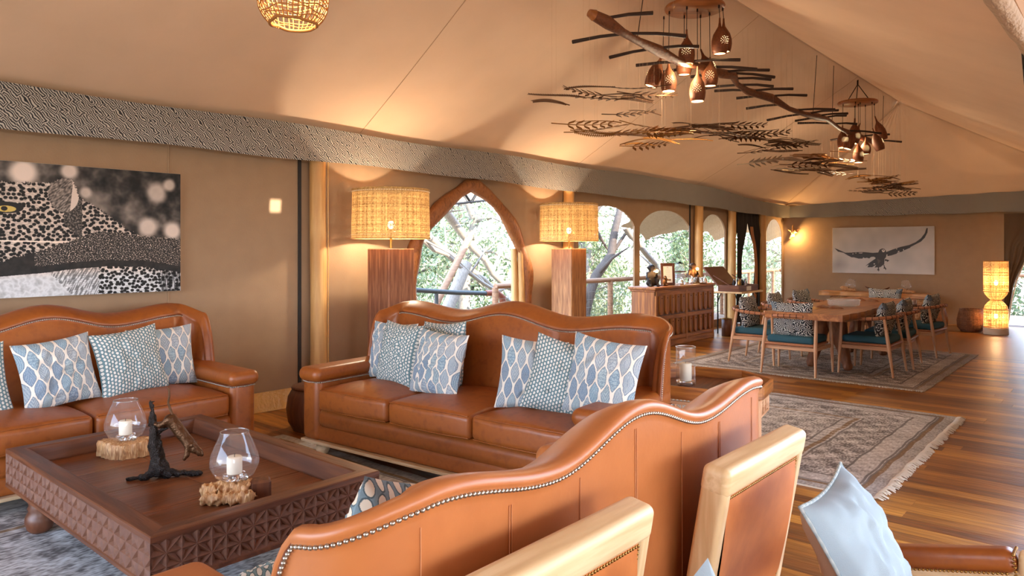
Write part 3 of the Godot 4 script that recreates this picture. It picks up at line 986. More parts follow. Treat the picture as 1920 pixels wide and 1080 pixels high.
func poles():
	var k = 0
	for p in [[4.06, "round wooden tent pole between the two leather sofas"], [8.15, "round wooden tent pole behind the farther drum lamp"], [12.12, "round wooden tent pole rising behind the bar cabinet"], [13.53, "round wooden tent pole on the left of the dark tied door curtain"], [15.05, "round wooden tent pole on the right of the dark tied door curtain"]]:
		var t = thing("tent_pole", p[1], "pole", Vector3(p[0], 0, 0.085))
		var pts := []
		for i in 14:
			var y = i * 2.5 / 13.0
			pts.append(Vector3(0.006 * sin(y * 2.0 + k), y, 0.005 * cos(y * 1.7 + k)))
		obj("shaft", Bd.new().tube(pts, [0.084, 0.083, 0.082, 0.081, 0.081, 0.08, 0.079, 0.079, 0.078, 0.078, 0.077, 0.076, 0.076, 0.075], 18), M.pole1, t)
		if k == 0: obj("cable", Bd.new().tube([Vector3(0.075, 0.0, 0.06), Vector3(0.072, 1.2, 0.06), Vector3(0.07, 2.5, 0.058)], 0.006, 6), M.skirt, t)
		k += 1
	# opening with a frame of bent wood
	var t = Node3D.new()
	t.name = "door_1"
	add_child(t)
	t.set_meta("kind", "structure")
	var rr = func(side):  # one bent limb from the sill to the peak
		var pts := []; var rad := []
		for i in 22:
			var q = i / 21.0
			var y = lerpf(0.0, 2.27, q)
			var over = clampf((y - 1.2) / 1.07, 0, 1)
			var wx = 1.0 * pow(maxf(0.0, 1.0 - pow(over, 1.75)), 0.75)
			pts.append(Vector3(6.27 + side * wx + 0.02 * sin(y * 7.0 + side), y, 0.03 + 0.015 * sin(y * 5.0 + side * 2)))
			rad.append(0.085 - 0.02 * q + 0.012 * sin(y * 11.0 + side))
		return Bd.new().tube(pts, rad, 9, true, 1.25)
	obj("bent_limb", rr.call(1.0), M.drift_frame, t)
	obj("bent_limb", rr.call(-1.0), M.drift_frame, t)
	obj("crown_piece", Bd.new().tube([Vector3(5.98, 2.16, 0.05), Vector3(6.15, 2.25, 0.05), Vector3(6.32, 2.27, 0.05), Vector3(6.5, 2.2, 0.05)], [0.05, 0.075, 0.075, 0.05], 9), M.drift_frame, t)
	for s in [[7.16, 0.04], [7.1, -0.02]]:
		obj("side_post", Bd.new().tube([Vector3(s[0], 0, s[1]), Vector3(s[0] + 0.02, 0.7, s[1]), Vector3(s[0] - 0.01, 1.5, s[1])], [0.055, 0.05, 0.04], 8), M.pole1, t)
	# tied curtains of the far doors
	t = thing("door_curtain", "dark curtain with tan lining tied open in the pointed doorway between two poles", "curtain", Vector3(14.4, 0, 0.02))
	obj("drape", Bd.new().grid(16, 20, func(u, v):
		var y = lerpf(0.02, 2.24, v)
		var xr = 0.62 - 0.12 * smoothstep(1.7, 2.2, y)
		var xl = lerpf(0.16, 0.34, smoothstep(0.2, 1.2, y) * (1.0 - smoothstep(1.2, 2.0, y))) - 0.2 * smoothstep(1.5, 2.1, y)
		return Vector3(lerpf(xl, xr, u), y, 0.03 + 0.03 * sin(u * 22.0))), M.dark_cloth, t)
	obj("drape", Bd.new().grid(10, 20, func(u, v):
		var y = lerpf(0.02, 2.24, v)
		return Vector3(lerpf(-0.54, -0.34 + 0.36 * smoothstep(1.2, 2.1, y), u), y, 0.03 + 0.03 * sin(u * 18.0))), M.dark_cloth, t)
	obj("lining", Bd.new().grid(6, 20, func(u, v):
		var y = lerpf(0.02, 1.95, v)
		var xl = lerpf(0.1, 0.24, smoothstep(0.0, 1.0, y) * (1.0 - smoothstep(1.0, 1.95, y))) - 0.1 * smoothstep(1.5, 1.95, y)
		return Vector3(xl + u * 0.13, y, 0.075 + 0.02 * sin(u * 9.0))), M.curtain_edge, t)
	t = thing("door_curtain", "dark curtain pulled aside in the doorway of the far wall beside the woven floor lamp", "curtain", Vector3(XB - 0.05, 0, 4.2))
	obj("drape", Bd.new().grid(20, 24, func(u, v):
		var y = lerpf(0.01, 2.16, v)
		var w = 0.05 + 0.10 * smoothstep(0.0, 0.9, y) + 0.28 * smoothstep(0.7, 1.6, y) + 0.6 * smoothstep(1.5, 1.95, y)
		return Vector3(-0.03 + 0.035 * sin(u * 26.0) * (0.4 + 0.6 * (1.0 - v)), y, w * u)), M.curtain_grey, t)
	obj("hem", Bd.new().tube([Vector3(-0.05, 0.02, 0.06), Vector3(-0.05, 0.5, 0.12), Vector3(-0.05, 0.9, 0.2), Vector3(-0.05, 1.3, 0.34), Vector3(-0.05, 1.6, 0.5)], 0.012, 6), M.canvas_edge, t)

func outside():
	struct("ground", Bd.new().box(Vector3(14, -0.75, -2), Vector3(90, 0.3, 70), 0.01), M.earth)
	var dk := Node3D.new()
	dk.name = "deck"
	add_child(dk)
	dk.set_meta("kind", "structure")
	var st := Bd.new()
	for i in 13: st.box(Vector3(14.2, -0.075, -0.12 - i * 0.125), Vector3(14.0, 0.03, 0.118), 0.004)
	obj("deck_boards", st, M.deck, dk)
	st = Bd.new()
	for i in 30: st.box(Vector3(16.64 + i * 0.125, -0.075, 3.5), Vector3(0.118, 0.03, 8.0), 0.004)
	obj("deck_boards", st, M.deck, dk)
	# railings
	var rail = func(a: Vector3, b: Vector3, label):
		var t = thing("deck_railing", label, "railing", a)
		var d = b - a; var l = d.length(); var yaw = atan2(-d.z, d.x)
		t.rotation.y = yaw
		obj("handrail", Bd.new().tube([Vector3(0, 0.92, 0), Vector3(l * 0.5, 0.91, 0), Vector3(l, 0.92, 0)], 0.045, 10), M.rail, t)
		for i in int(l / 1.6) + 1:
			obj("post", Bd.new().tube([Vector3(i * 1.6, -0.6, 0), Vector3(i * 1.6, 0.9, 0)], 0.05, 8), M.rail, t)
		var w := Bd.new()
		for i in int(l / 0.1): w.tube([Vector3(i * 0.1, -0.05, 0), Vector3(i * 0.1, 0.88, 0)], 0.003, 3, false)
		for i in 7: w.tube([Vector3(0, 0.02 + i * 0.14, 0), Vector3(l, 0.02 + i * 0.14, 0)], 0.003, 3, false)
		obj("wire_mesh", w, M.mesh_wire, t).set_meta("kind", "stuff")
	rail.call(Vector3(8.2, 0, -1.35), Vector3(21.0, 0, -1.35), "round wooden railing with wire mesh on the deck behind the arched windows")
	rail.call(Vector3(19.5, 0, 8.0), Vector3(19.5, 0, -1.2), "round wooden railing with wire mesh on the deck outside the far doorway")
	# the canvas fly outside the arched windows
	st = Bd.new()
	st.grid(80, 8, func(u, v):
		var x = lerpf(12.2, 25.0, u)
		var edge = 1.68 + 0.26 * pow(absf(sin((x - 13.8) * PI / 3.4)), 0.8)
		var z = lerpf(-0.1, -2.0 + 0.35 * absf(sin((x - 13.8) * PI / 3.4)), v)
		return Vector3(x, lerpf(2.55, edge, v) + 0.01 * sin(x * 9.0) * v, z))
	obj("outer_fly", st, M.fly).set_meta("kind", "structure")
	# a gable of the next tent with dark trusses, seen in the top of the bent wood arch
	var gb = thing("tent_gable", "tan canvas gable with thin dark trusses seen through the bent wood arch", "tent", Vector3(8.6, 0, -2.8))
	obj("canvas", Bd.new().grid(8, 4, func(u, v): return Vector3(lerpf(-1.7, 1.6, u), lerpf(lerpf(2.05, 2.45, u), 3.3, v), 0.02 * sin(u * 12.0))), M.fly, gb)
	st = Bd.new()
	for q in [[-1.7, 2.05, 1.6, 2.45], [-1.7, 2.45, 1.6, 2.95], [-1.2, 2.1, -0.8, 2.55], [-0.8, 2.55, -0.4, 2.2], [-0.4, 2.2, 0.1, 2.7], [0.1, 2.7, 0.5, 2.3], [0.5, 2.3, 0.9, 2.8], [0.9, 2.8, 1.3, 2.4]]:
		st.tube([Vector3(q[0], q[1], 0.06), Vector3(q[2], q[3], 0.06)], 0.022, 6)
	obj("truss", st, M.iron, gb)
	# path, handrail pipe, leaning pole and stump behind the bent wood arch
	var pr = thing("pipe_handrail", "dark bent pipe handrail with a rusty elbow outside the bent wood arch", "handrail", Vector3(7.4, 0, -1.6))
	obj("pipe", Bd.new().tube([Vector3(-2.2, 0.98, 0.1), Vector3(-1.0, 0.95, 0), Vector3(0.2, 0.84, 0), Vector3(0.85, 0.80, 0)], 0.035, 8), M.iron_grey, pr)
	obj("pipe", Bd.new().tube([Vector3(-1.9, 1.12, -0.3), Vector3(-0.9, 1.15, -0.3), Vector3(-0.72, 1.08, -0.3), Vector3(-0.85, 0.5, -0.3), Vector3(-1.0, -0.6, -0.3)], 0.035, 8), M.iron_grey, pr)
	obj("elbow", Bd.new().tube([Vector3(0.85, 0.80, 0), Vector3(1.1, 0.80, 0), Vector3(1.24, 0.72, 0), Vector3(1.26, 0.5, 0), Vector3(1.22, 0.36, 0)], [0.045, 0.055, 0.058, 0.055, 0.05], 9), mat(C(134, 70, 48), 0.6), pr)
	obj("support", Bd.new().tube([Vector3(-0.2, -0.6, 0), Vector3(-0.2, 0.86, 0)], 0.03, 6), M.iron_grey, pr)
	tag(obj("leaning_pole", Bd.new().tube([Vector3(7.0, -0.6, -2.2), Vector3(7.9, 0.7, -2.3), Vector3(8.75, 1.75, -2.4)], 0.06, 9), M.rail), "round tan pole leaning in the garden outside the bent wood arch", "pole")
	tag(obj("tree_stump", Bd.new().tube([Vector3(8.0, -0.6, -2.6), Vector3(8.5, 0.5, -2.7), Vector3(8.95, 1.25, -2.7)], [0.14, 0.115, 0.10], 10), M.trunk), "thick grey cut trunk slanting up outside the bent wood arch", "tree stump")
	tag(obj("garden_wall", Bd.new().box(Vector3(9.5, 0.7, -11.0), Vector3(6.0, 2.6, 0.3), 0.02), M.plaster), "pale plastered wall far behind the garden branches", "wall")
	# bare branches in front of the leaves
	var limbs = [
		["bare grey fork of branches crossing the view of the bent wood arch", [[6.6, 2.6, -3.0], [8.2, 1.9, -3.2], [9.6, 1.15, -3.3], [11.2, 0.2, -3.4]], 0.09, M.trunk],
		["bare grey branch slanting down behind the fork in the bent wood arch", [[8.4, 2.9, -3.6], [9.6, 2.0, -3.7], [10.9, 0.9, -3.7], [12.0, 0.2, -3.7]], 0.10, M.trunk],
		["slender pale branch low in the bent wood arch", [[7.2, 1.9, -2.6], [8.8, 1.2, -2.7], [10.2, 0.45, -2.7], [10.8, 0.2, -2.7]], 0.05, M.trunk],
		["dark forked trunk growing outside the arched window beside the farther drum lamp", [[12.1, -0.5, -2.6], [12.7, 0.7, -2.7], [13.6, 1.45, -2.7], [13.75, 1.95, -2.75], [14.1, 2.5, -2.8], [14.7, 3.4, -3.0]], 0.13, M.trunk_dark],
		["thick dark bough leaning across the top of the arched window beside the farther drum lamp", [[12.2, 1.6, -3.4], [13.2, 2.15, -3.3], [14.2, 2.75, -3.3], [15.4, 3.6, -3.3]], 0.19, M.trunk_dark],
		["pale diagonal branch outside the arched window behind the framed menu", [[13.6, 2.0, -2.4], [15.2, 1.0, -2.5], [16.6, -0.4, -2.6]], 0.08, M.trunk]]
	for l in limbs:
		var pts := []; var rad := []
		var cv := Curve3D.new()
		for p in l[1]: cv.add_point(Vector3(p[0], p[1], p[2]))
		for i in 13:
			var s = cv.sample_baked(cv.get_baked_length() * i / 12.0, true)
			pts.append(s + Vector3(rng.randf_range(-1, 1), rng.randf_range(-1, 1), rng.randf_range(-1, 1)) * 0.035)
			rad.append(l[2] * (1.0 - 0.045 * i))
		var t = thing("bare_branch", l[0], "branch", pts[0])
		var o = Bd.new()
		for i in pts.size(): pts[i] -= t.position
		o.tube(pts, rad, 9)
		obj("limb", o, l[3], t)
		for i in 5:
			var q = pts[2 + i * 2]
			var dd = Vector3(rng.randf_range(-0.2, 1), rng.randf_range(-0.6, 1), rng.randf_range(-0.5, 0.5)).normalized()
			var ln = rng.randf_range(0.5, 1.3)
			obj("twig", Bd.new().tube([q, q + dd * ln * 0.5 + Vector3(0, 0.08, 0), q + dd * ln], [l[2] * 0.4, l[2] * 0.28, l[2] * 0.1], 6), l[3], t)
	# trees
	var lf = Bd.new()
	lf.smooth()
	for s in [1.0, -1.0]:
		lf.tri(Vector3(0, 0, 0), Vector3(0.32 * s, 0.06, 0.45), Vector3(0, 0, 1))
	var leaf = lf.done()
	var kinds = ["bushy pale green tree", "loose silvery green tree", "dense darker green tree"]
	var n = 0
	var where = [[8.5, -6.2, 0], [11.2, -5.0, 1], [13.5, -7.5, 2], [10.2, -9.5, 1], [16.0, -5.2, 0], [18.6, -7.0, 1], [20.6, -4.4, 0], [23.5, -6.5, 2], [25.5, -3.9, 1], [29.0, -6.0, 0], [33.0, -4.6, 2], [37.0, -7.0, 1], [22.2, 0.6, 1], [23.0, 3.2, 2], [22.4, 6.0, 0], [24.6, 8.4, 1], [28.5, -1.5, 0], [6.4, -8.5, 2], [42.0, -5.0, 0], [15.0, -11.0, 2]]
	for w in where:
		var side = ["outside the bent wood arch", "outside the arched windows behind the bar cabinet", "outside the far arched windows", "beyond the far doorway"][3 if w[1] > 0 else 0 if w[0] < 12 else 1 if w[0] < 20 else 2]
		var t = thing("garden_tree", "%s growing %s" % [kinds[w[2]], side], "tree", Vector3(w[0], -0.6, w[1]), 0.0, "%ss %s" % [kinds[w[2]], side])
		var h = rng.randf_range(4.2, 6.0)
		var tp := []; var tr := []
		for i in 7:
			tp.append(Vector3(rng.randf_range(-0.15, 0.15) * i * 0.6, h * 0.8 * i / 6.0, rng.randf_range(-0.15, 0.15) * i * 0.4))
			tr.append(0.17 - 0.018 * i)
		obj("trunk", Bd.new().tube(tp, tr, 9), M.trunk if w[2] < 2 else M.trunk_dark, t)
		var br = Bd.new()
		var cl := []
		for i in 16:
			var p0 = tp[1 + i % 6]
			var a = rng.randf() * TAU
			var p1 = p0 + Vector3(cos(a) * rng.randf_range(0.6, 1.7), rng.randf_range(-0.5, 0.9), sin(a) * rng.randf_range(0.4, 1.3))
			br.tube([p0, p0.lerp(p1, 0.5) + Vector3(0, 0.12, 0), p1], [0.05, 0.035, 0.012], 6)
			cl.append([p1, rng.randf_range(0.55, 0.95)])
			cl.append([p0.lerp(p1, 0.5) + Vector3(0, 0.2, 0), rng.randf_range(0.4, 0.7)])
		for i in 8:  # low growth round the foot
			var a = rng.randf() * TAU
			cl.append([Vector3(cos(a) * 1.3, rng.randf_range(0.1, 1.1), sin(a) * 0.7), rng.randf_range(0.45, 0.8)])
		obj("branches", br, M.trunk if w[2] < 2 else M.trunk_dark, t)
		var mm := MultiMesh.new()
		mm.transform_format = MultiMesh.TRANSFORM_3D
		mm.mesh = leaf
		mm.instance_count = 4200
		for i in 4200:
			var c = cl[rng.randi() % cl.size()]
			var v = Vector3(rng.randfn(), rng.randfn(), rng.randfn()) * 0.42 * c[1]
			var s = rng.randf_range(0.07, 0.17)
			mm.set_instance_transform(i, Transform3D(Basis.from_euler(Vector3(rng.randf_range(-1.2, 1.2), rng.randf() * TAU, rng.randf_range(-0.8, 0.8))).scaled(Vector3.ONE * s), c[0] + v))
		var mi := MultiMeshInstance3D.new()
		mi.name = "foliage"
		mi.multimesh = mm
		mi.material_override = M["leaf%d" % [0, 1, 2][w[2]]]
		t.add_child(mi)
		mi.set_meta("kind", "stuff")
		n += 1

const FACE := -0.857  # local x runs along the photograph's rows, local z points at the camera

func beads(pts: Array, gap, r, parent, m, called = "nailhead_trim"):  # nailheads along a line
	var at := []
	for l in pts:
		var left := 0.0
		for i in l.size() - 1:
			var a = l[i]; var b = l[i + 1]
			var d = a.distance_to(b)
			while left < d:
				at.append(a.lerp(b, left / d))
				left += gap
			left -= d
	var mm := MultiMesh.new()
	mm.transform_format = MultiMesh.TRANSFORM_3D
	mm.mesh = Bd.new().ball(Vector3.ZERO, Vector3.ONE * r, 5).done()
	mm.instance_count = at.size()
	for i in at.size(): mm.set_instance_transform(i, Transform3D(Basis(), at[i]))
	var o := MultiMeshInstance3D.new()
	o.name = called
	o.multimesh = mm
	o.material_override = m
	parent.add_child(o, true)
	o.set_meta("kind", "stuff")

func sofa(label, hw, n, at, turn, skin, low = 0.0) -> Node3D:
	var t = thing("leather_sofa", label, "sofa", at, turn)
	var knots = [[0.0, 1.115], [0.40, 1.03], [0.79, 1.078], [0.94, 1.055]]
	var T = func(x):
		var q = absf(x) / hw
		for i in 3:
			if q <= knots[i + 1][0]:
				var w = (q - knots[i][0]) / (knots[i + 1][0] - knots[i][0])
				return lerpf(knots[i][1], knots[i + 1][1], 0.5 - 0.5 * cos(w * PI)) - low
		return 1.055 - low
	var panels = [[-0.95 * hw, -0.37 * hw], [-0.37 * hw, 0.37 * hw], [0.37 * hw, 0.95 * hw]]
	# the back runs straight, then turns forward at both ends and curves down to the arms
	var TR = 0.17
	var place = func(s):  # s along the back: outer point, inward direction, height, thickness
		var q = absf(s); var sg = signf(s)
		var st = hw - TR
		if q <= st: return [Vector3(s, 0, 0), Vector3(0, 0, 1), T.call(s), lerpf(1.0, 0.6, smoothstep(st - 0.08, st, q))]
		var arc = TR * PI / 2
		if q <= st + arc:
			var f = (q - st) / TR
			return [Vector3(sg * (st + TR * sin(f)), 0, TR - TR * cos(f)), Vector3(-sg * sin(f), 0, cos(f)), lerpf(T.call(st), 1.0 - low * 0.5, smoothstep(0, 1, f / (PI / 2))), lerpf(0.6, 0.36, f / (PI / 2))]
		var f = q - st - arc
		var hs = [[0.0, 1.0], [0.02, 0.985], [0.045, 0.955], [0.07, 0.91], [0.09, 0.85], [0.108, 0.77], [0.125, 0.68], [0.14, 0.58]]
		var h = 0.58
		for m in hs.size() - 1:
			if f <= hs[m + 1][0] + 1e-6:
				h = lerpf(hs[m][1], hs[m + 1][1], (f - hs[m][0]) / (hs[m + 1][0] - hs[m][0]))
				break
		return [Vector3(sg * hw, 0, TR + f), Vector3(-sg, 0, 0), h - low * 0.5, 0.36]
	var ring = func(s):
		var pl = place.call(s)
		var h = pl[2]; var x = s
		var puff = 0.0
		for p in panels:
			if x > p[0] and x < p[1]: puff = 0.03 * (1.0 - pow(absf(2.0 * (x - p[0]) / (p[1] - p[0]) - 1.0), 5.0))
		var o := []
		for q in [[0.0, 0.13], [0.002, 0.3], [0.004, 0.5], [0.006, h - 0.06], [0.0, h - 0.036], [-0.009, h - 0.024], [-0.010, h - 0.012], [0.0, h - 0.003], [0.018, h], [0.05, h - 0.006], [0.09, h - 0.022], [0.13, h - 0.042], [0.158, h - 0.064], [0.163, h - 0.078], [0.157, h - 0.09], [0.158 + puff * 0.5, h - 0.11], [0.175 + puff, minf(h - 0.2, 0.8)], [0.22 + puff, minf(h - 0.22, 0.62)], [0.27 + puff, 0.34], [0.29, 0.13]]:
			o.append(pl[0] + pl[1] * (q[0] * pl[3] if q[0] > 0.02 else q[0]) + Vector3(0, q[1], 0))
		return o
	var rings := []
	var ss := []
	var send = hw - TR + TR * PI / 2 + 0.14
	for m in 91: ss.append(lerpf(-send, send, m / 90.0))
	for m in [0.09, 0.115, 0.13]:
		ss.append(send - 0.14 + m); ss.append(-send + 0.14 - m)
	ss.sort()
	for s in ss: rings.append(ring.call(s))
	obj("back", Bd.new().loft(rings), skin, t)
	var rear := []; var front := []
	for s in ss:
		var pl = place.call(s)
		var f = maxf(0.0, absf(s) - (send - 0.14))
		rear.append(pl[0] - pl[1] * 0.003 + Vector3(0, pl[2] - 0.036 + 0.1 * f, -0.16 * f))
		if absf(s) < hw - TR * 0.6: front.append(pl[0] + pl[1] * 0.160 * pl[3] + Vector3(0, pl[2] - 0.092, 0))
	var w := Bd.new()
	w.tube(rear.map(func(p): return p + Vector3(0, 0.011, 0.0)), 0.004, 5)
	w.tube(front.map(func(p): return p + Vector3(0, 0.010, 0.0)), 0.004, 5)
	obj("welt", w, M.seam, t)
	# stitched seams of the outer and inner back
	for i in int(2.0 * hw / 0.26):
		var x = -hw + 0.20 + i * (2.0 * hw - 0.36) / (int(2.0 * hw / 0.26) - 1)
		for s in ([-0.004, 0.004] if i % 2 else [0.0]):
			obj("back_seam", Bd.new().tube([Vector3(x + s, 0.15, -0.0005), Vector3(x + s, 0.5, 0.0018), Vector3(x + s, T.call(x) - 0.07, 0.0045)], 0.0011, 4), M.seam_pale, t)
	for p in [-0.37, 0.37]: obj("inner_seam", Bd.new().tube([Vector3(p * hw, T.call(p * hw) - 0.14, 0.161), Vector3(p * hw, 0.62, 0.222), Vector3(p * hw, 0.45, 0.262)], 0.005, 5), M.seam, t)
	# arms
	var trim := [rear, front]
	for s in [-1, 1]:
		var ax = s * (hw - 0.105)
		var a = obj("arm", Bd.new().rbox(X(Vector3(ax, 0.34, 0.54)), Vector3(0.19, 0.46, 0.83), 0.05), skin, t)
		obj("arm_pad", Bd.new().rbox(X(Vector3(ax, 0.588, 0.555)), Vector3(0.225, 0.105, 0.86), 0.05, 4), skin, a)
		var l := []
		for q in [[-0.1, 0.12], [-0.1, 0.9], [-0.085, 0.945], [0, 0.965], [0.085, 0.945], [0.1, 0.9], [0.1, 0.12]]: l.append(Vector3(ax + q[0], 0.535, q[1]))
		trim.append(l)
		obj("arm_welt", Bd.new().tube(l.map(func(p): return p + Vector3(0, 0.008, 0)), 0.004, 5), M.seam, a)
	beads(trim, 0.0125, 0.0055, t, M.nail)
	# base rolls, pale plinth and bun feet
	obj("front_roll", Bd.new().rbox(X(Vector3(0, 0.285, 0.60)), Vector3(2 * hw - 0.37, 0.14, 0.72), 0.055, 4), skin, t)
	obj("base_rail", Bd.new().rbox(X(Vector3(0, 0.175, 0.50)), Vector3(2 * hw - 0.04, 0.115, 0.88), 0.03), skin, t)
	obj("plinth", Bd.new().box(Vector3(0, 0.108, 0.50), Vector3(2 * hw - 0.03, 0.022, 0.93), 0.004), M.pale_wood, t)
	for sx in [-1, 1]:
		for z in [0.1, 0.88]:
			obj("bun_foot", Bd.new().lathe([Vector2(0, 0.004), Vector2(0.03, 0.004), Vector2(0.042, 0.022), Vector2(0.052, 0.05), Vector2(0.044, 0.078), Vector2(0.03, 0.088), Vector2(0.036, 0.098), Vector2(0, 0.098)], 18, X(Vector3(sx * (hw - 0.16), 0, z))), M.pale_wood, t)
	# seat cushions
	var cw = (2 * hw - 0.42) / n
	for i in n:
		var cx = -hw + 0.21 + cw * (i + 0.5)
		var h = Vector3(cw / 2, 0.075, 0.38)
		var c = obj("seat_cushion", Bd.new().rbox(X(Vector3(cx, 0.425, 0.59)), h * 2 - Vector3(0.006, 0, 0), 0.035, 3, 8, func(p):
			var k = (1.0 - pow(p.x / h.x, 2.0)) * (1.0 - pow(absf(p.z / h.z), 3.0))
			p.y += (0.045 if p.y > 0 else -0.004) * maxf(k, 0.0) + 0.004 * sin(p.x * 17.0 + i * 2.0) * sin(p.z * 11.0)
			p.z += 0.022 * (1.0 - pow(p.x / h.x, 2.0)) if p.z > 0.2 else 0.0
			return p), skin, t)
		for y in [0.066, -0.066]:
			var l := []
			for k in 13:
				var px = lerpf(-h.x + 0.02, h.x - 0.02, k / 12.0)
				l.append(Vector3(cx + px, 0.425 + y + (0.006 if y > 0 else 0.0) * (1.0 - pow(px / h.x, 2.0)), 0.59 + 0.371 + 0.022 * (1.0 - pow(px / h.x, 2.0))))
			obj("piping", Bd.new().tube(l, 0.004, 5), skin, c)
	return t

func pillow_mesh(w, h, th, sd) -> ArrayMesh:
	var nz = fnl(2.2, 2, sd)
	var b := Bd.new()
	for s in [1.0, -1.0]:
		b.grid(22, 22, func(u, v):
			var a = u * 2.0 - 1.0; var c = v * 2.0 - 1.0
			var x = w / 2 * a * (1.0 - 0.085 * (1.0 - c * c))
			var y = h / 2 * c * (1.0 - 0.085 * (1.0 - a * a))
			var k = pow(maxf(0.0, (1.0 - a * a) * (1.0 - c * c)), 0.42)
			var z = th / 2 * k * (1.0 + 0.28 * nz.get_noise_2d(a * 1.3 + s, c * 1.3)) + 0.10 * th * nz.get_noise_2d(a * 3.2, c * 3.2 + s * 5.0) * k
			return Vector3(x, y, s * z), 1.0, -1.0, s < 0)
	return b.done()

func pillow(label, m, at: Vector3, yaw, tilt, roll, w = 0.45, h = 0.45, th = 0.17, group = "", called = "cushion"):
	var o = obj(called, pillow_mesh(w, h, th, used.size() * 3 + int(at.z * 100)), m)
	o.position = at
	o.basis = RY(yaw) * Basis(Vector3.RIGHT, -tilt) * Basis(Vector3.BACK, roll)
	return tag(o, label, "cushion", group)

func lounge():
	sofa("two-seat tan leather sofa under the leopard picture against the wall", 1.07, 2, Vector3(1.63, 0, 0.40), 0.0, M.leather)
	sofa("three-seat tan leather sofa with seven cushions in front of the drum lamps", 1.27, 3, Vector3(4.03, 0, 2.65), -PI / 2 + 0.08, M.leather)
	sofa("tan leather sofa in the foreground showing its studded back", 0.95, 2, Vector3(1.70, 0, 5.08), PI, M.leather_back, 0.028)
	# cushions on the sofa under the leopard
	var L = M.leaf_print; var D = M.dot_print
	pillow("dotted blue cushion cut by the photo's edge on the sofa under the leopard", D, Vector3(1.08, 0.70, 0.93), -0.1, 0.25, 0.1)
	pillow("leaf print cushion at the front of the sofa under the leopard", L, Vector3(1.56, 0.72, 0.95), 0.1, 0.25, 0.10, 0.46, 0.44)
	pillow("dotted teal cushion leaning in the corner of the sofa under the leopard", D, Vector3(2.00, 0.73, 0.93), 0.1, 0.25, 0.10, 0.46, 0.46)
	pillow("leaf print cushion half hidden behind the dotted one beside the sofa arm under the leopard", L, Vector3(2.27, 0.72, 0.80), -0.05, 0.2, 0.03, 0.46, 0.44)
	# cushions on the three-seat sofa
	var f = -PI / 2
	pillow("leaf print cushion against the left arm of the three-seat sofa", L, Vector3(3.56, 0.72, 1.80), f + 0.15, 0.2, 0.0, 0.44, 0.44)
	pillow("upright dotted cushion second from the left arm of the three-seat sofa", D, Vector3(3.42, 0.735, 2.05), f - 0.05, 0.2, -0.03, 0.44, 0.46)
	pillow("dotted cushion peeking out behind the left pair on the three-seat sofa", D, Vector3(3.64, 0.74, 2.27), f, 0.15, 0.06, 0.44, 0.46)
	pillow("large leaf print cushion in the middle left of the three-seat sofa", L, Vector3(3.38, 0.715, 2.50), f, 0.24, -0.04, 0.47, 0.45)
	pillow("leaf print cushion seen edge on, left of the right-hand trio on the three-seat sofa", L, Vector3(3.44, 0.72, 3.27), f + 0.62, 0.12, -0.10, 0.42, 0.45, 0.2)
	pillow("dotted cushion leaning between two leaf print ones at the right of the three-seat sofa", D, Vector3(3.45, 0.725, 3.50), f + 0.55, 0.15, -0.24, 0.42, 0.46, 0.2)
	pillow("leaf print cushion against the right arm of the three-seat sofa", L, Vector3(3.46, 0.755, 3.78), f + 0.15, 0.2, -0.12, 0.46, 0.47)
	# cushions that show past the studded back
	pillow("dotted cushion peeking over the studded back of the foreground sofa", M.dot_large, Vector3(1.33, 0.64, 4.50), PI, 0.25, 0.28, 0.46, 0.44)
	pillow("dotted cushion seen edge on past the end of the foreground sofa", D, Vector3(1.10, 0.56, 4.38), PI - 0.4, 0.85, 0.1, 0.42, 0.42, 0.15)
	coffee_table()
	var t = thing("drum_stool", "dark round wooden drum standing behind the left arm of the three-seat sofa", "stool", Vector3(3.46, 0, 0.92))
	obj("body", Bd.new().lathe([Vector2(0, 0.002), Vector2(0.17, 0.002), Vector2(0.215, 0.08), Vector2(0.23, 0.18), Vector2(0.215, 0.28), Vector2(0.18, 0.345), Vector2(0, 0.345)], 30), M.walnut1, t)
	obj("seat", Bd.new().lathe([Vector2(0, 0.345), Vector2(0.185, 0.345), Vector2(0.19, 0.355), Vector2(0.18, 0.366), Vector2(0, 0.368)], 30), M.walnut0, t)
	carved_side_table()
	for k in 2: armchair(k)
	rugs()

func carve(b: Bd, o: Vector3, ux: Vector3, uy: Vector3, out: Vector3, nx, ny, d):  # chip carving: every square is two triangular pits
	b.flat()
	for j in ny:
		for i in nx:
			var p = [o + ux * i + uy * j, o + ux * (i + 1) + uy * j, o + ux * (i + 1) + uy * (j + 1), o + ux * i + uy * (j + 1)]
			var s = [[0, 1, 2], [0, 2, 3]] if (i + j) % 2 else [[0, 1, 3], [1, 2, 3]]
			for t in s:
				var c = (p[t[0]] + p[t[1]] + p[t[2]]) / 3.0 - out * d
				for k in 3: b.tri(p[t[k]], c, p[t[(k + 1) % 3]])

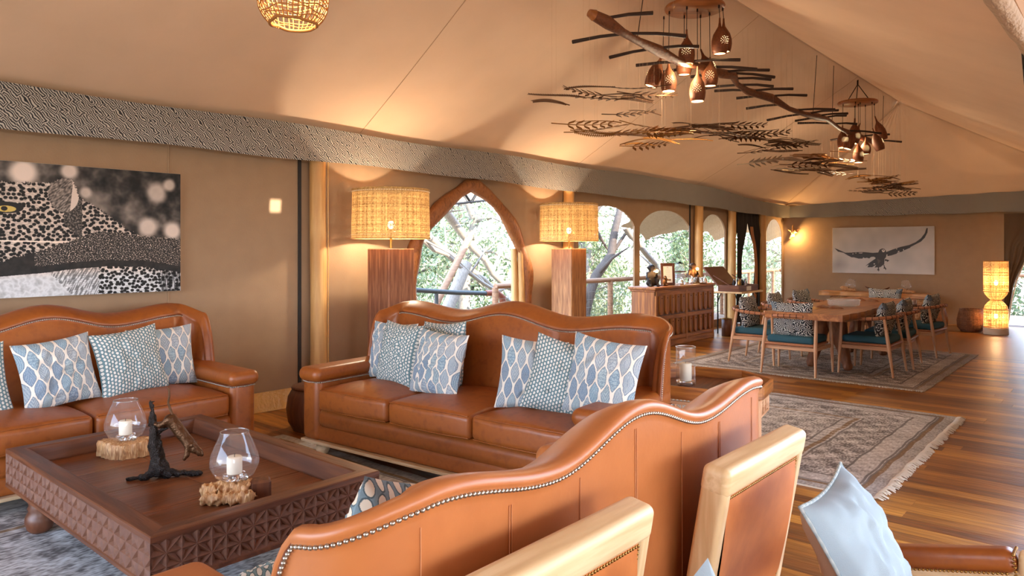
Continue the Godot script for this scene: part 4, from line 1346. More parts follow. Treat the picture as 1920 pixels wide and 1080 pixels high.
func coffee_table():
	var x0 = 1.12; var x1 = 2.17; var z0 = 1.60; var z1 = 3.38
	var lx = x1 - x0; var lz = z1 - z0
	var t = thing("coffee_table", "large dark wood tray coffee table with chip-carved sides on the grey rug", "coffee table", Vector3((x0 + x1) / 2, 0, (z0 + z1) / 2))
	var hx = lx / 2; var hz = lz / 2
	# mitred rim boards
	for s in [[0, 1], [0, -1], [1, 1], [1, -1]]:
		var b := Bd.new()
		b.flat()
		var P = func(e, d, y):
			return Vector3(s[1] * (hx - d), y, e * (hz - d)) if s[0] == 0 else Vector3(e * (hx - d), y, s[1] * (hz - d))
		var prof = [[0.0, 0.425], [0.0, 0.445], [0.004, 0.449], [0.075, 0.449], [0.085, 0.445], [0.11, 0.375], [0.11, 0.36]]
		for k in prof.size() - 1:
			var A = prof[k]; var Bq = prof[k + 1]
			b.quad(P.call(-1, A[0], A[1]), P.call(1, A[0], A[1]), P.call(1, Bq[0], Bq[1]), P.call(-1, Bq[0], Bq[1]))
		obj("rim_board", b, M.walnut2 if s[0] == 0 else M.walnut0, t)
	# carved sides
	for s in [[0, 1], [0, -1], [1, 1], [1, -1]]:
		var b := Bd.new()
		var l = lz if s[0] == 0 else lx
		var n = int(round(l / 0.058))
		var u = Vector3(0, 0, l / n) if s[0] == 0 else Vector3(l / n, 0, 0)
		var out = Vector3(s[1], 0, 0) if s[0] == 0 else Vector3(0, 0, s[1])
		var o = Vector3(s[1] * (hx - 0.002), 0.268, -hz) if s[0] == 0 else Vector3(-hx, 0.268, s[1] * (hz - 0.002))
		carve(b, o, u, Vector3(0, 0.0525, 0), out, n, 3, 0.016)
		obj("carved_side", b, M.carved, t)
	var b2 := Bd.new()
	b2.box(Vector3(0, 0.258, 0), Vector3(lx + 0.004, 0.022, lz + 0.004), 0.004)
	obj("base_moulding", b2, M.walnut2, t)
	obj("inner_frame", Bd.new().box(Vector3(0, 0.31, 0), Vector3(lx - 0.05, 0.09, lz - 0.05), 0.004), M.walnut2, t)
	for i in 4:
		for j in 2:
			obj("tray_plank", Bd.new().box(Vector3((j - 0.5) * (lx - 0.22) / 2, 0.361, -hz + 0.11 + (i + 0.5) * (lz - 0.22) / 4), Vector3((lx - 0.22) / 2 - 0.003, 0.014, (lz - 0.22) / 4 - 0.003), 0.003), M.walnut_tray, t)
	for sx in [-1, 1]:
		for sz in [-1, 1]:
			obj("turned_leg", Bd.new().lathe([Vector2(0, 0.012), Vector2(0.04, 0.012), Vector2(0.058, 0.03), Vector2(0.07, 0.07), Vector2(0.066, 0.10), Vector2(0.05, 0.125), Vector2(0.058, 0.14), Vector2(0.05, 0.155), Vector2(0.06, 0.19), Vector2(0.066, 0.25), Vector2(0, 0.25)], 22, X(Vector3(sx * (hx - 0.12), 0, sz * (hz - 0.13)))), M.walnut1, t)
	# two blown glass lanterns on lumps of driftwood
	for k in 2:
		var c = [Vector3(1.60, 0.368, 1.90), Vector3(1.62, 0.368, 3.02)][k]
		var w = thing("driftwood_base", ["split driftwood block with bark edge under the glass bowl nearer the wall sofa", "gnarled driftwood lump under the glass bowl nearer the camera"][k], "wood base", c, FACE)
		var b := Bd.new()
		if k == 0:
			var rs := []
			for y in [0.0, 0.03, 0.065, 0.082]:
				var ring := []
				for i in 64:
					var a = TAU * i / 64.0
					var r = 0.118 * (1.0 + 0.13 * sin(a * 9.0 + 1.0) * sin(a * 4.0) + 0.08 * sin(a * 23.0 + y * 12.0)) * (0.94 if y > 0.07 else 1.0)
					ring.append(Vector3(cos(a) * r * 1.08, y + 0.008 * sin(a * 2.0 + 1.0), -sin(a) * r * 0.8))
				rs.append(ring)
			b.loft(rs)
			obj("block", b, M.drift, w)
			obj("side_lump", Bd.new().nets([[Vector3(0.10, 0.04, -0.02), Vector3(0.13, 0.06, -0.03), 0.04, 0.04]], 0.008, 0.02, 0.01), M.drift, w)
		else:
			obj("lump", b.nets([[Vector3(-0.10, 0.04, 0), Vector3(0.06, 0.06, 0), 0.035, 0.04], [Vector3(-0.09, 0.028, 0.05), Vector3(0.10, 0.035, 0.06), 0.026, 0.026], [Vector3(-0.02, 0.03, -0.04), Vector3(0.06, 0.04, -0.05), 0.03, 0.03]], 0.008, 0.02, 0.03), M.drift, w)
			obj("dark_block", Bd.new().box(Vector3(0.12, 0.045, -0.03), Vector3(0.09, 0.09, 0.08), 0.01, RY(0.4)), M.walnut1, w)
		var g = thing("glass_lantern", ["blown glass bowl candle lantern nearer the wall sofa", "blown glass bowl candle lantern nearer the camera"][k], "lantern", c + [Vector3(0, 0.088, 0), Vector3(0.01, 0.098, 0.01)][k], FACE)
		var pr = [Vector2(0.0, 0.0), Vector2(0.05, 0.0), Vector2(0.085, 0.02), Vector2(0.104, 0.06), Vector2(0.106, 0.085), Vector2(0.098, 0.12), Vector2(0.08, 0.165), Vector2(0.064, 0.20), Vector2(0.060, 0.213)]
		obj("bowl", Bd.new().lathe(pr, 40), M.glass, g)
		var ri := []
		for i in 33: ri.append(Vector3(cos(TAU * i / 32.0) * 0.060, 0.213, sin(TAU * i / 32.0) * 0.060))
		obj("rim", Bd.new().tube(ri, 0.0028, 6, false), M.solid_glass, g)
		obj("melted_foot", Bd.new().nets([[Vector3(-0.04, 0.012, 0), Vector3(0.05, 0.01, 0.01), 0.014, 0.016], [Vector3(0.0, 0.012, 0.04), Vector3(0.02, 0.012, -0.04), 0.014, 0.014]], 0.006, 0.02), M.solid_glass, g)
		var cd = thing("pillar_candle", ["short white candle inside the glass bowl nearer the wall sofa", "white candle inside the glass bowl nearer the camera"][k], "candle", g.position + Vector3(0, 0.026, 0))
		obj("wax", Bd.new().lathe([Vector2(0, 0.0), Vector2(0.032, 0.0), Vector2(0.033, 0.004), Vector2(0.033, 0.070), Vector2(0.029, 0.076), Vector2(0.0, 0.072)], 24), M.candle, cd)
		obj("wick", Bd.new().tube([Vector3(0, 0.072, 0), Vector3(0.001, 0.088, 0)], 0.0015, 5), M.iron, cd)
	# bronze of a cat climbing down a bare trunk
	t = thing("tree_sculpture", "black bronze bare tree trunk sculpture standing in the coffee table tray", "sculpture", Vector3(1.56, 0.368, 2.45), FACE)
	obj("trunk", Bd.new().nets([[Vector3(-0.01, 0.05, 0), Vector3(-0.035, 0.16, 0), 0.036, 0.026], [Vector3(-0.035, 0.16, 0), Vector3(-0.052, 0.37, 0), 0.026, 0.009], [Vector3(-0.01, 0.05, 0), Vector3(0.03, 0.016, 0.01), 0.036, 0.018], [Vector3(0.03, 0.02, 0.0), Vector3(0.18, 0.014, -0.03), 0.018, 0.010], [Vector3(-0.01, 0.05, 0), Vector3(-0.07, 0.012, 0.04), 0.034, 0.014], [Vector3(-0.07, 0.012, 0.04), Vector3(-0.15, 0.007, 0.05), 0.014, 0.006], [Vector3(-0.01, 0.04, 0), Vector3(0.0, 0.012, -0.06), 0.03, 0.012]], 0.0065, 0.02, 0.014), M.black_bronze, t)
	obj("spur", Bd.new().tube([Vector3(-0.03, 0.21, 0), Vector3(0.0, 0.235, 0.0), Vector3(0.03, 0.245, 0)], [0.012, 0.009, 0.005], 7), M.black_bronze, t)
	t = thing("cat_figurine", "golden bronze leopard figurine climbing down from the bare trunk with its tail up", "figurine", Vector3(1.56, 0.368, 2.45), FACE)
	obj("body", Bd.new().nets([[Vector3(0.045, 0.285, 0), Vector3(0.13, 0.175, 0.0), 0.030, 0.026], [Vector3(0.13, 0.175, 0), Vector3(0.16, 0.15, 0), 0.022, 0.017], [Vector3(0.165, 0.138, 0), Vector3(0.185, 0.125, 0.0), 0.022, 0.015], [Vector3(0.182, 0.128, 0), Vector3(0.198, 0.112, 0), 0.012, 0.009],
		[Vector3(0.04, 0.285, 0.014), Vector3(0.0, 0.262, 0.02), 0.02, 0.012], [Vector3(0.0, 0.262, 0.02), Vector3(-0.025, 0.268, 0.015), 0.011, 0.010], [Vector3(0.04, 0.28, -0.014), Vector3(0.0, 0.25, -0.018), 0.02, 0.012], [Vector3(0.0, 0.25, -0.018), Vector3(-0.025, 0.25, -0.01), 0.011, 0.010],
		[Vector3(0.135, 0.16, 0.014), Vector3(0.132, 0.115, 0.02), 0.014, 0.010], [Vector3(0.132, 0.115, 0.02), Vector3(0.120, 0.098, 0.02), 0.009, 0.010], [Vector3(0.15, 0.155, -0.014), Vector3(0.172, 0.108, -0.02), 0.013, 0.009], [Vector3(0.155, 0.16, 0.014), Vector3(0.160, 0.168, 0.022), 0.006, 0.004], [Vector3(0.155, 0.16, -0.014), Vector3(0.160, 0.168, -0.022), 0.006, 0.004]], 0.005, 0.012, 0.003), M.bronze, t)
	obj("tail", Bd.new().tube([Vector3(0.055, 0.30, 0), Vector3(0.042, 0.335, 0), Vector3(0.030, 0.37, 0), Vector3(0.036, 0.40, 0), Vector3(0.034, 0.435, 0), Vector3(0.028, 0.445, 0)], [0.008, 0.006, 0.0055, 0.005, 0.005, 0.005], 7), M.bronze, t)

func carved_side_table():
	var c = Vector3(4.70, 0.012, 3.80)
	var t = thing("octagonal_table", "octagonal carved wood tray side table behind the three-seat sofa's right end", "side table", c, 0.2)
	var R = 0.46
	var V = func(i, r, y): return Vector3(cos(TAU * (i + 0.5) / 8) * r, y, sin(TAU * (i + 0.5) / 8) * r)
	var top := Bd.new()
	top.lathe([Vector2(0, 0.50), Vector2(R - 0.02, 0.50), Vector2(R - 0.02, 0.515), Vector2(0, 0.517)], 8, X(Vector3.ZERO, RY(-PI / 8)), 1, 1, true)
	obj("tray_top", top, M.walnut0, t)
	for i in 8:
		var a = V.call(i, R, 0); var b = V.call(i + 1, R, 0)
		var d = (b - a); var m = (a + b) / 2; var yaw = atan2(-d.z, d.x)
		var s = Bd.new().box(Vector3.ZERO, Vector3(d.length(), 0.085, 0.02), 0.004)
		var o = obj("rim_board", s, M.teak0, t, m + Vector3(0, 0.545, 0))
		o.rotation.y = yaw
		# pierced apron: two rails, uprights and star-shaped bars
		s = Bd.new()
		var l = d.length() - 0.01
		s.box(Vector3(0, 0.05, 0), Vector3(l, 0.022, 0.024), 0.003)
		s.box(Vector3(0, -0.05, 0), Vector3(l, 0.018, 0.024), 0.003)
		for k in 5:
			var x0 = -l / 2 + l * k / 4.0
			s.box(Vector3(x0, 0, 0), Vector3(0.010, 0.09, 0.020), 0.002)
			if k < 4:
				var xm = x0 + l / 8.0
				for w in [0.62, -0.62, 0.0, PI / 2]: s.box(Vector3(xm, 0, 0), Vector3(0.10 if absf(w) < 1.0 and w != 0.0 else 0.08, 0.008, 0.012), 0.002, Basis(Vector3.BACK, w))
		for k in 14: s.box(Vector3(-l / 2 + l * (k + 0.5) / 14.0, 0.068, 0.008), Vector3(0.012, 0.012, 0.012), 0.002, Basis(Vector3.BACK, 0.5))
		o = obj("pierced_apron", s, M.beech0, t, m * 0.93 + Vector3(0, 0.425, 0))
		o.rotation.y = yaw
		if i % 2 == 0: obj("leg", Bd.new().box(V.call(i, R * 0.93, 0.25), Vector3(0.035, 0.49, 0.035), 0.005, RY(-TAU * (i + 0.5) / 8)), M.beech1, t)
	var g = thing("glass_cylinder", "tall clear glass cylinder candle vase on the octagonal table", "vase", Vector3(4.70, 0.53, 3.66))
	obj("glass", Bd.new().lathe([Vector2(0.0, 0.0), Vector2(0.068, 0.0), Vector2(0.068, 0.27)], 32), M.glass, g)
	obj("base", Bd.new().lathe([Vector2(0.0, 0.001), Vector2(0.066, 0.001), Vector2(0.066, 0.03), Vector2(0.0, 0.03)], 32), M.solid_glass, g)
	var ri := []
	for i in 33: ri.append(Vector3(cos(TAU * i / 32.0) * 0.068, 0.27, sin(TAU * i / 32.0) * 0.068))
	obj("rim", Bd.new().tube(ri, 0.003, 6, false), M.solid_glass, g)
	g = thing("pillar_candle", "tall white candle inside the glass cylinder on the octagonal table", "candle", Vector3(4.70, 0.561, 3.66))
	obj("wax", Bd.new().lathe([Vector2(0, 0.0), Vector2(0.042, 0.0), Vector2(0.042, 0.118), Vector2(0.038, 0.122), Vector2(0.0, 0.119)], 24), M.candle, g)
	obj("wick", Bd.new().tube([Vector3(0, 0.118, 0), Vector3(0.001, 0.134, 0)], 0.0016, 5), M.iron, g)

func armchair(k):
	# wooden framed leather chairs with their backs to the studded sofa
	var at = [Vector3(1.19, 0, 5.205), Vector3(2.14, 0, 5.23)][k]
	var t = thing("lounge_armchair", ["pale wood framed tan leather armchair at the bottom edge of the photo", "pale wood framed tan leather armchair holding the plain blue cushion"][k], "armchair", at)
	var hw = 0.305
	# the back leans: y up, z forward
	var lean = Basis(Vector3.RIGHT, 0.17)
	var base = Vector3(0, 0.90, 0.0)
	var Bx = func(x, y): return base + lean * Vector3(x, y + 0.03 - 0.90, 0)  # a point of the leaning back
	for s in [-1, 1]:
		obj("stile", Bd.new().rbox(X(Bx.call(s * (hw - 0.025), 0.52), lean), Vector3(0.052, 0.70, 0.075), 0.016), M.ash1, t)
	obj("top_rail", Bd.new().rbox(X(Bx.call(0, 0.835), lean), Vector3(2 * hw + 0.004, 0.085, 0.082), 0.022, 4), M.ash0, t)
	obj("lower_rail", Bd.new().rbox(X(Bx.call(0, 0.30), lean), Vector3(2 * hw - 0.1, 0.07, 0.05), 0.01), M.ash0, t)
	var w = hw - 0.041
	obj("back_panel", Bd.new().grid(20, 20, func(u, v):
		var a = u * 2 - 1; var c = v * 2 - 1
		var q = Bx.call(a * w, lerpf(0.33, 0.794, v))
		return q + lean * Vector3(0, 0, 0.030 - 0.036 * (1.0 - a * a) * smoothstep(0.0, 0.75, 1.0 - v) + 0.012 * (1.0 - c * c))), M.leather_seat, t)
	obj("back_lining", Bd.new().grid(4, 4, func(u, v): return Bx.call((u * 2 - 1) * w, lerpf(0.33, 0.794, v)) + lean * Vector3(0, 0, -0.022), 1, 1, true), M.leather, t)
	var tr := []
	var l := []
	for i in 2: l.append(Bx.call((i * 2 - 1) * (w - 0.004), 0.788) + lean * Vector3(0, 0, 0.030))
	tr.append(l)
	for s in [-1, 1]:
		l = []
		for i in 9: l.append(Bx.call(s * (w - 0.005), lerpf(0.35, 0.788, i / 8.0)) + lean * Vector3(0, 0, 0.030))
		tr.append(l)
	# seat, arms, legs
	obj("seat", Bd.new().rbox(X(Vector3(0, 0.36, 0.42), Basis(Vector3.RIGHT, -0.09)), Vector3(2 * hw - 0.12, 0.13, 0.62), 0.04, 3, 5, func(p): return p + Vector3(0, 0.02 * (1.0 - pow(p.x / 0.25, 2.0)), 0) if p.y > 0 else p), M.leather_seat, t)
	for s in [-1, 1]:
		var ax = s * (hw - 0.02)
		obj("arm_pad", Bd.new().rbox(X(Vector3(ax, 0.578, 0.36), Basis(Vector3.RIGHT, -0.235)), Vector3(0.07, 0.065, 0.52), 0.026, 4), M.leather, t)
		obj("arm_rail", Bd.new().box(Vector3(ax, 0.532, 0.36), Vector3(0.05, 0.04, 0.56), 0.008, Basis(Vector3.RIGHT, -0.235)), M.ash2, t)
		obj("front_leg", Bd.new().rbox(X(Vector3(ax, 0.335, 0.645)), Vector3(0.055, 0.66, 0.06), 0.014), M.ash1, t)
		obj("rear_leg", Bd.new().rbox(X(Vector3(ax, 0.13, 0.15), Basis(Vector3.RIGHT, 0.1)), Vector3(0.05, 0.27, 0.055), 0.012), M.ash1, t)
		tr.append([Vector3(ax - 0.037, 0.495, 0.12), Vector3(ax - 0.037, 0.608, 0.60)])
		tr.append([Vector3(ax + 0.037, 0.495, 0.12), Vector3(ax + 0.037, 0.608, 0.60)])
		tr.append([Vector3(ax - 0.034, 0.605, 0.612), Vector3(ax - 0.034, 0.66, 0.606), Vector3(ax + 0.034, 0.66, 0.606)])
	obj("seat_rail", Bd.new().box(Vector3(0, 0.28, 0.64), Vector3(2 * hw - 0.1, 0.06, 0.04), 0.008), M.ash0, t)
	beads(tr, 0.011, 0.0045, t, M.brass_band)
	if k == 1:
		var o = thing("plain_cushion", "plain pale blue cushion with beige back leaning in the right-hand armchair", "cushion", Vector3(2.13, 0.645, 5.52))
		o.basis = RY(0.05) * Basis(Vector3.RIGHT, -0.5) * Basis(Vector3.BACK, 0.03)
		var nz = fnl(2.0, 2, 5)
		for s in [1.0, -1.0]:
			obj("front_cover" if s > 0 else "back_cover", Bd.new().grid(24, 24, func(u, v):
				var a = u * 2.0 - 1.0; var c = v * 2.0 - 1.0
				var kk = pow(maxf(0.0, (1.0 - a * a) * (1.0 - c * c)), 0.42)
				return Vector3(0.215 * a * (1.0 - 0.10 * (1.0 - c * c)), 0.215 * c * (1.0 - 0.10 * (1.0 - a * a)), s * (0.085 * kk * (1.0 + 0.25 * nz.get_noise_2d(a, c)) + 0.006 * nz.get_noise_2d(a * 4, c * 4) * kk)), 1.0, 1.0, s < 0), M.blue_linen if s > 0 else M.beige_linen, o)
		var pts := []
		for i in 81:
			var q = i / 80.0 * 4.0
			var e = int(q) % 4; var f = (q - int(q)) * 2.0 - 1.0
			var a = [f, 1.0, -f, -1.0][e]; var c = [-1.0, f, 1.0, -f][e]
			pts.append(Vector3(0.217 * a * (1.0 - 0.10 * (1.0 - c * c)), 0.217 * c * (1.0 - 0.10 * (1.0 - a * a)), 0))
		obj("piped_edge", Bd.new().tube(pts, 0.0055, 6), M.dot_print, o)
	else:
		pillow("pale blue cushion tip rising in the armchair at the bottom edge of the photo", M.blue_linen, Vector3(1.25, 0.60, 5.45), -0.5, 0.2, 0.5, 0.42, 0.42, 0.16)

func rug(called, label, m, x0, x1, z0, z1, fringe):
	var t = thing(called, label, "rug", Vector3((x0 + x1) / 2, 0, (z0 + z1) / 2))
	var hx = (x1 - x0) / 2; var hz = (z1 - z0) / 2
	var nz = fnl(1.3, 2, 3)
	var b := Bd.new()
	var P = func(u, v):
		var x = lerpf(-hx, hx, u) + 0.012 * nz.get_noise_2d(v * 5.0, u) ; var z = lerpf(-hz, hz, v) + 0.012 * nz.get_noise_2d(u * 5.0, v + 9.0)
		return Vector3(x, 0.011 + 0.002 * nz.get_noise_2d(x * 3, z * 3), z)
	b.grid(60, 60, P, 1, 1, true)
	obj("pile", b, m, t)
	b = Bd.new()
	var ed := []
	for i in 61: ed.append(P.call(i / 60.0, 0.0))
	for i in 61: ed.append(P.call(1.0, i / 60.0))
	for i in 61: ed.append(P.call(1.0 - i / 60.0, 1.0))
	for i in 61: ed.append(P.call(0.0, 1.0 - i / 60.0))
	b.smooth()
	for i in ed.size() - 1: b.quad(ed[i], Vector3(ed[i].x, 0.001, ed[i].z), Vector3(ed[i + 1].x, 0.001, ed[i + 1].z), ed[i + 1])
	obj("bound_edge", b, M.fringe, t)
	if fringe:
		b = Bd.new()
		var n = int((x1 - x0) / 0.012)
		for i in n:
			var p = P.call((i + rng.randf() * 0.6) / n, 1.0)
			var d = Vector3(rng.randf_range(-0.02, 0.02), 0, rng.randf_range(0.045, 0.075))
			b.tube([p, p + d * 0.5 + Vector3(0, 0.005, 0), Vector3(p.x + d.x, 0.003, p.z + d.z)], 0.0036, 4, false)
		obj("fringe", b, M.fringe, t).set_meta("kind", "stuff")
	else:
		b = Bd.new()
		var n = int((z1 - z0) / 0.02)
		for i in n:
			var p = P.call(0.0, (i + rng.randf() * 0.6) / n)
			b.tube([p, Vector3(p.x - rng.randf_range(0.015, 0.035), 0.003, p.z + rng.randf_range(-0.01, 0.01))], 0.005, 4, false)
		obj("fringe", b, M.fringe, t).set_meta("kind", "stuff")

func rugs():
	rug("patterned_rug", "grey distressed rug under the coffee table and sofas", M.rug_a, -1.85, 3.17, 0.92, 4.6, false)
	rug("patterned_rug", "grey brown bordered rug with white fringe lying on the open floor", M.rug_b, 4.65, 7.40, 1.4, 4.90, true)
	rug("patterned_rug", "beige bordered rug under the dining table", M.rug_c, 8.50, 11.95, 1.52, 4.42, false)

func drum_lamp(label, at, tone):
	var t = thing("drum_lamp", label, "floor lamp", at)
	var w = 0.33
	var ped = obj("pedestal", Bd.new().box(Vector3(0, 0.75, 0), Vector3(w, 1.5, w), 0.008), M.post1 if tone == 0 else M.slab_post, t)
	obj("stem", Bd.new().tube([Vector3(0, 1.5, 0), Vector3(0, 1.69, 0)], 0.013, 10), M.brass_band, t)
	var R = 0.385
	var sh = obj("shade", Bd.new().lathe([Vector2(R, 1.60), Vector2(R, 1.72), Vector2(R - 0.003, 1.84), Vector2(R - 0.005, 1.96), Vector2(R - 0.008, 2.08)], 48, Transform3D(), 6.0, 1.4), M.burlap, t)
	for y in [1.60, 2.08]:
		var ri := []
		for i in 49: ri.append(Vector3(cos(TAU * i / 48.0) * (R - (0.008 if y > 2 else 0.0)), y, sin(TAU * i / 48.0) * (R - (0.008 if y > 2 else 0.0))))
		obj("hem", Bd.new().tube(ri, 0.006, 6, false), M.burlap, sh)
	var st := Bd.new()
	for i in 96:
		var a = TAU * i / 96.0
		st.box(Vector3(cos(a) * (R - 0.004), 2.058, sin(a) * (R - 0.004)), Vector3(0.006, 0.009, 0.016), 0.001, RY(-a))
		st.box(Vector3(cos(a) * (R + 0.003), 1.635, sin(a) * (R + 0.003)), Vector3(0.003, 0.004, 0.012), 0.0005, RY(-a))
	obj("stitching", st, M.cream, sh).set_meta("kind", "stuff")
	st = Bd.new()
	for i in 3:
		var a = TAU * i / 3.0
		st.tube([Vector3(0, 1.66, 0), Vector3(cos(a) * R * 0.985, 1.66, sin(a) * R * 0.985)], 0.003, 5)
	obj("spider", st, M.brass_band, t)
	obj("bulb", Bd.new().ball(Vector3(0, 1.735, 0), Vector3(0.034, 0.042, 0.034), 8), glow(Color(1.0, 0.90, 0.72), 14.0), t)
	omni(Vector3(0, 1.735, 0), Color(1.0, 0.93, 0.81), LAMP, 0.03, t)

const LAMP := 0.74

func dining_chair(label) -> Node3D:
	var t = thing("dining_chair", label, "dining chair", Vector3.ZERO, 0.0)
	# curved top rail, from one front leg round the back to the other
	var cv := Curve3D.new()
	for q in [[-0.305, 0.655, 0.27], [-0.325, 0.665, 0.02], [-0.27, 0.69, -0.22], [0.0, 0.705, -0.30], [0.27, 0.69, -0.22], [0.325, 0.665, 0.02], [0.305, 0.655, 0.27]]: cv.add_point(Vector3(q[0], q[1], q[2]))
	for i in range(1, 6):
		var d = (cv.get_point_position(i + 1) - cv.get_point_position(i - 1)) * 0.19
		cv.set_point_in(i, -d); cv.set_point_out(i, d)
	var L = cv.get_baked_length()
	var pts := []
	for i in 31: pts.append(cv.sample_baked(L * i / 30.0, true))
	var r = obj("top_rail", Bd.new().tube(pts, 0.021, 10), M.cane, t)
	var wr := Bd.new()
	for i in 22:
		var s = L * (i + 1.0) / 23.0
		var p = cv.sample_baked(s, true); var d = (cv.sample_baked(minf(L, s + 0.01), true) - p).normalized()
		wr.tube([p - d * 0.0035, p + d * 0.0035], 0.0235, 10)
	obj("rail_wrapping", wr, M.wrap, r)
	for s in [-1, 1]:
		obj("front_leg", Bd.new().tube([Vector3(s * 0.325, 0.012, 0.30), Vector3(s * 0.315, 0.35, 0.285), Vector3(s * 0.307, 0.645, 0.27)], [0.012, 0.021, 0.017], 10), M.beech1, t)
		obj("rear_leg", Bd.new().tube([Vector3(s * 0.315, 0.012, -0.29), Vector3(s * 0.30, 0.36, -0.24), Vector3(s * 0.29, 0.672, -0.19)], [0.012, 0.022, 0.017], 10), M.beech1, t)
		obj("side_stretcher", Bd.new().box(Vector3(s * 0.305, 0.33, 0.02), Vector3(0.022, 0.045, 0.54), 0.006), M.beech2, t)
	obj("cross_stretcher", Bd.new().box(Vector3(0, 0.32, -0.22), Vector3(0.6, 0.045, 0.022), 0.006), M.beech0, t)
	obj("cross_stretcher", Bd.new().box(Vector3(0, 0.32, 0.25), Vector3(0.62, 0.04, 0.022), 0.006), M.beech0, t)
	obj("woven_seat", Bd.new().rbox(X(Vector3(0, 0.365, 0.01)), Vector3(0.57, 0.03, 0.54), 0.014), M.cane, t)
	obj("seat_cushion", Bd.new().rbox(X(Vector3(0, 0.42, 0.02)), Vector3(0.54, 0.085, 0.52), 0.035, 3, 4), M.teal, t)
	var o = obj("back_cushion", pillow_mesh(0.50, 0.44, 0.17, 5), M.palm, t)
	o.position = Vector3(0, 0.645, -0.13)
	o.rotation.x = -0.16
	return t

func dining():
	var t = thing("dining_table", "long live edge wood slab dining table on trunk legs", "dining table", Vector3(10.15, 0.012, 3.20))
	# slab with a wavy bark edge
	var poly := PackedVector2Array()
	for i in 40: poly.append(Vector2(lerpf(-1.7, 1.7, i / 39.0), 0.45 + 0.015 * sin(i * 0.5) + 0.010 * sin(i * 1.7)))
	for i in 40: poly.append(Vector2(lerpf(1.7, -1.7, i / 39.0), -0.45 - 0.015 * sin(i * 0.43 + 1.0) - 0.010 * sin(i * 1.9)))
	obj("slab", Bd.new().prism(poly, 0.075, X(Vector3(0, 0.67, 0), Basis(Vector3.RIGHT, -PI / 2))), M.slab0, t)
	var eb := Bd.new()
	for s in [0, 40]:
		eb.smooth()
		var cols := []
		for i in 40:
			var p = poly[s + i]
			var o = 0.012 * sin(i * 2.3) * sin(i * 0.9)
			var sg = 1.0 if s == 0 else -1.0
			cols.append([Vector3(p.x, 0.742, -p.y), Vector3(p.x, 0.715, -p.y - sg * (0.014 + o)), Vector3(p.x, 0.685, -p.y - sg * 0.006), Vector3(p.x, 0.67, -p.y + sg * 0.03)])
		for i in 39:
			for k in 3: eb.quad(cols[i][k], cols[i][k + 1], cols[i + 1][k + 1], cols[i + 1][k])
	obj("bark_edge", eb, M.bark, t)
	for lx in [-0.78, 0.85]:
		for s in [-1, 1]:
			obj("trunk_leg", Bd.new().nets([[Vector3(lx, 0.65, s * 0.08), Vector3(lx + 0.02, 0.36, s * 0.13), 0.13, 0.085], [Vector3(lx + 0.02, 0.36, s * 0.13), Vector3(lx, 0.04, s * 0.22), 0.085, 0.055], [Vector3(lx + 0.02, 0.3, s * 0.15), Vector3(lx + 0.09, 0.34, s * 0.20), 0.05, 0.035]], 0.02, 0.04, 0.015), M.trunk_leg, t)
	var g = thing("glass_bowl", "low clear textured glass bowl in the middle of the dining table", "bowl", Vector3(9.88, 0.758, 3.22))
	obj("bowl", Bd.new().lathe([Vector2(0, 0.0), Vector2(0.17, 0.0), Vector2(0.19, 0.015), Vector2(0.198, 0.075), Vector2(0.205, 0.082), Vector2(0.196, 0.08), Vector2(0.18, 0.02), Vector2(0.0, 0.012)], 40), M.glass_thick, g)
	tag(obj("table_runner", Bd.new().box(Vector3(9.3, 0.759, 3.0), Vector3(0.34, 0.004, 0.24), 0.001), M.runner), "small folded golden mat lying on the near end of the dining table", "placemat")
	var c0 = dining_chair("woven armchair with print cushion on the window side, nearest the bar cabinet")
	c0.position = Vector3(9.32, 0.012, 2.33)
	c0.rotation.y = 0.05
	var P = PI
	for q in [[10.35, 2.30, 0.1, "woven armchair on the window side, second along the dining table"], [11.35, 2.32, -0.1, "woven armchair on the window side at the far corner of the dining table"],
		[8.74, 3.02, P / 2, "woven armchair at the near end of the dining table, back to the camera"], [9.36, 3.71, P, "woven armchair on the open side nearest the near corner of the dining table"], [10.15, 3.73, P + 0.06, "woven armchair in the middle of the open side of the dining table"], [11.40, 3.80, P - 0.08, "woven armchair on the open side at the far corner of the dining table"], [12.28, 3.10, -P / 2, "woven armchair at the far end of the dining table before the console"]]:
		copy(c0, q[3], Vector3(q[0], 0.012, q[1]), q[2])

